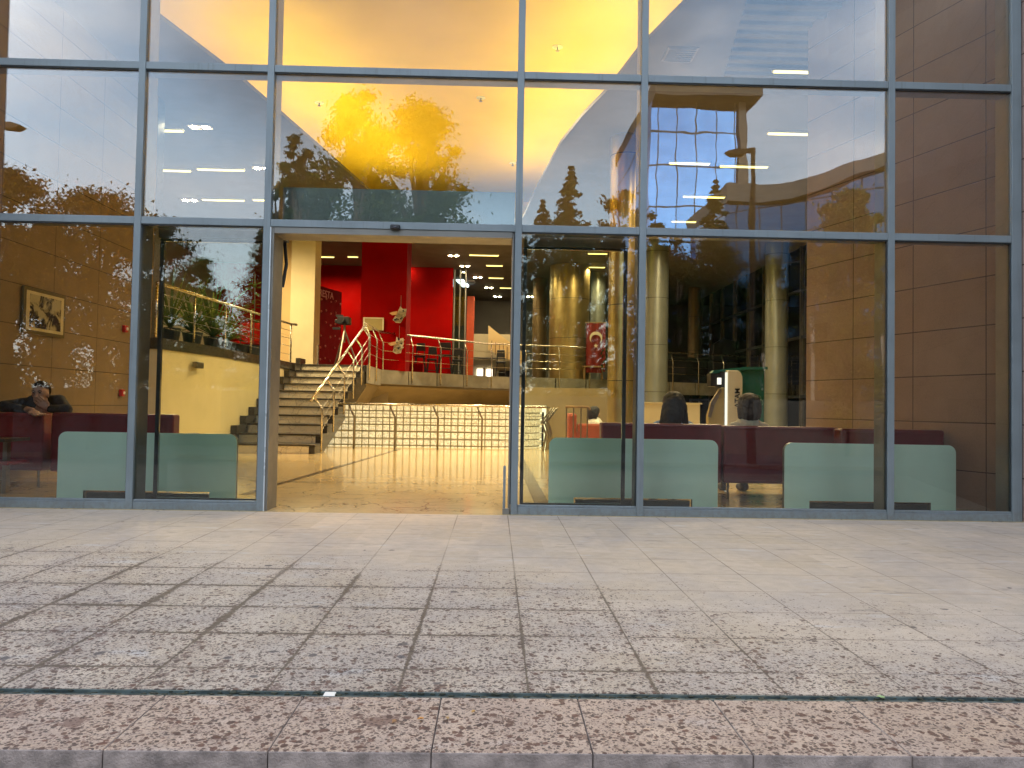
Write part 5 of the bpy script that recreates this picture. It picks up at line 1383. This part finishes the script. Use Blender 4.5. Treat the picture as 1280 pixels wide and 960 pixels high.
# blue glass tower
def curtain_mat(name, col, line, sx_, sz_, rough=.03, metal=1.):
    t = NT(name); p = t.obj(); X, Y, Z = t.xyz(p)
    fx = t.math('FRACT', t.math('DIVIDE', X, sx_)); fz = t.math('FRACT', t.math('DIVIDE', Z, sz_))
    l = t.math('MAXIMUM', t.math('LESS_THAN', fx, .06), t.math('LESS_THAN', fz, .05))
    cell = t.white(t.comb(t.math('FLOOR', t.math('DIVIDE', X, sx_)), t.math('FLOOR', t.math('DIVIDE', Z, sz_)), 1.))
    c = t.mix(cell, tuple(x*.82 for x in col), col); c = t.mix(l, c, line)
    nm = t.bump(t.noise(t.map(p,(1,1,.7)), .5, 2), .5, .05)
    return t.pbr(c, t.mix(l, (rough,)*3, (.6,)*3), t.math('SUBTRACT', metal, t.math('MULTIPLY', l, metal*.95)), nm, .5)
V = 46
ta, tb_ = at(811,285,V), at(926,285,V); tz = at(860,128,V).z
bt = thing('glass_tower', 'tall blue glass office tower with flat overhanging roof, mirrored in the panes', 'building', ((ta.x+tb_.x)/2, -V, GZ))
hw = (tb_.x-ta.x)/2
b = MB(); b.box(-hw, hw, -14, 0, 0, tz-GZ); b.build('glazing', curtain_mat('blue curtain wall', (.15,.37,.84), (.03,.04,.06), 1.35, 2.6), bt)
b = MB(); b.box(-hw, hw+.9, -15, 1.4, tz-GZ+.003, tz-GZ+1.1); b.build('roof_slab', simple('tower roof', (.06,.052,.048), .7), bt)
b = MB(); b.box(hw-.25, hw+.25, -.5, .35, 0, tz-GZ-.01); b.build('corner_fin', simple('corner fin', (.08,.07,.065), .6), bt)
# low curved building
V = 34
lb = thing('curved_building', 'low building with a sweeping curved roof band and dark glass, mirrored at right', 'building', (0, 0, GZ))
top_px = [(905,232),(945,236),(985,232),(1020,222),(1060,206),(1110,192),(1165,182),(1230,170)]
bm_, gm_, cm_ = MB(), MB(), MB()
N = len(top_px)
for i in range(N-1):
    (x0_, y0_), (x1_, y1_) = top_px[i], top_px[i+1]; Va = V-i*1.1; Vb = V-(i+1)*1.1
    a, c = at(x0_, y0_, Va), at(x1_, y1_, Vb); al, cl_ = at(x0_, y0_+22-i, Va), at(x1_, y1_+21-i, Vb)
    def slabq(mb, p, q, zl0, zh0, zl1, zh1, front, back):
        vs = []
        for (pt, zl, zh) in ((p, zl0, zh0), (q, zl1, zh1)):
            for off in (front, back):
                vs += [(pt.x, -pt.y+off, zl-GZ), (pt.x, -pt.y+off, zh-GZ)]
        mb.add(vs, [(0,1,5,4),(2,6,7,3),(0,4,6,2),(1,3,7,5),(0,2,3,1),(4,5,7,6)])
    slabq(bm_, a, c, al.z, a.z, cl_.z, c.z, .6, -8)
    slabq(gm_, a, c, GZ, al.z-.01, GZ, cl_.z-.01, 0, -7)
bm_.build('roof_band', simple('pale roof band', (.19,.175,.155), .7), lb)
gm_.build('glazing', curtain_mat('dark blue glazing', (.10,.20,.34), (.10,.09,.09), .9, 1.5, .05, .9), lb)
for i in range(6):
    px = 955+i*30; k_ = min(N-2, max(0, int((px-905)/48))); p_ = at(px, 280, V-k_*1.1-.9)
    b = MB(); b.box(p_.x-.12, p_.x+.12, -p_.y-.15, -p_.y+.15, 0, 6.2); b.build('column', simple('facade column', (.3,.26,.23), .6), lb)
# street lamps
def lamp(px, pyt, V, label, flip=-1):
    p = at(px, pyt, V); H = p.z-GZ; t = thing('street_lamp', label, 'street lamp', (p.x, -V, GZ), 'street lamps across the road')
    b = MB(); b.tube([(0,0,0),(0,0,1.2),(0,0,1.21),(0,0,H)], [.12,.12,.085,.075], 10); b.build('pole', M['bark'], t)
    b = MB(); b.bar((0,0,H-.06), (flip*.28,0,H-.10), .12, .12); b.build('arm', M['bark'], t)
    b = MB(); b.prism([(flip*.25,H-.22),(flip*.25,H-.06),(flip*.5,H-.04),(flip*.78,H-.12),(flip*.6,H-.22)], 'y', -.15, .15); b.build('lamp_head', M['bark'], t, bevel=.02)
lamp(941,187,15,'angular street lamp mirrored beside the blue tower')
lamp(-6,152,14,'street lamp whose head is mirrored at the far left edge',1)
# low boundary wall across the road
b = MB(); b.box(-40, 40, -20.3, -20, GZ, 1.30); tag(b.build('boundary_wall', simple('pale wall', (.08,.077,.073), .8, 0, .15, .6)), 'long pale low wall across the road, mirrored in the lower panes', 'wall')
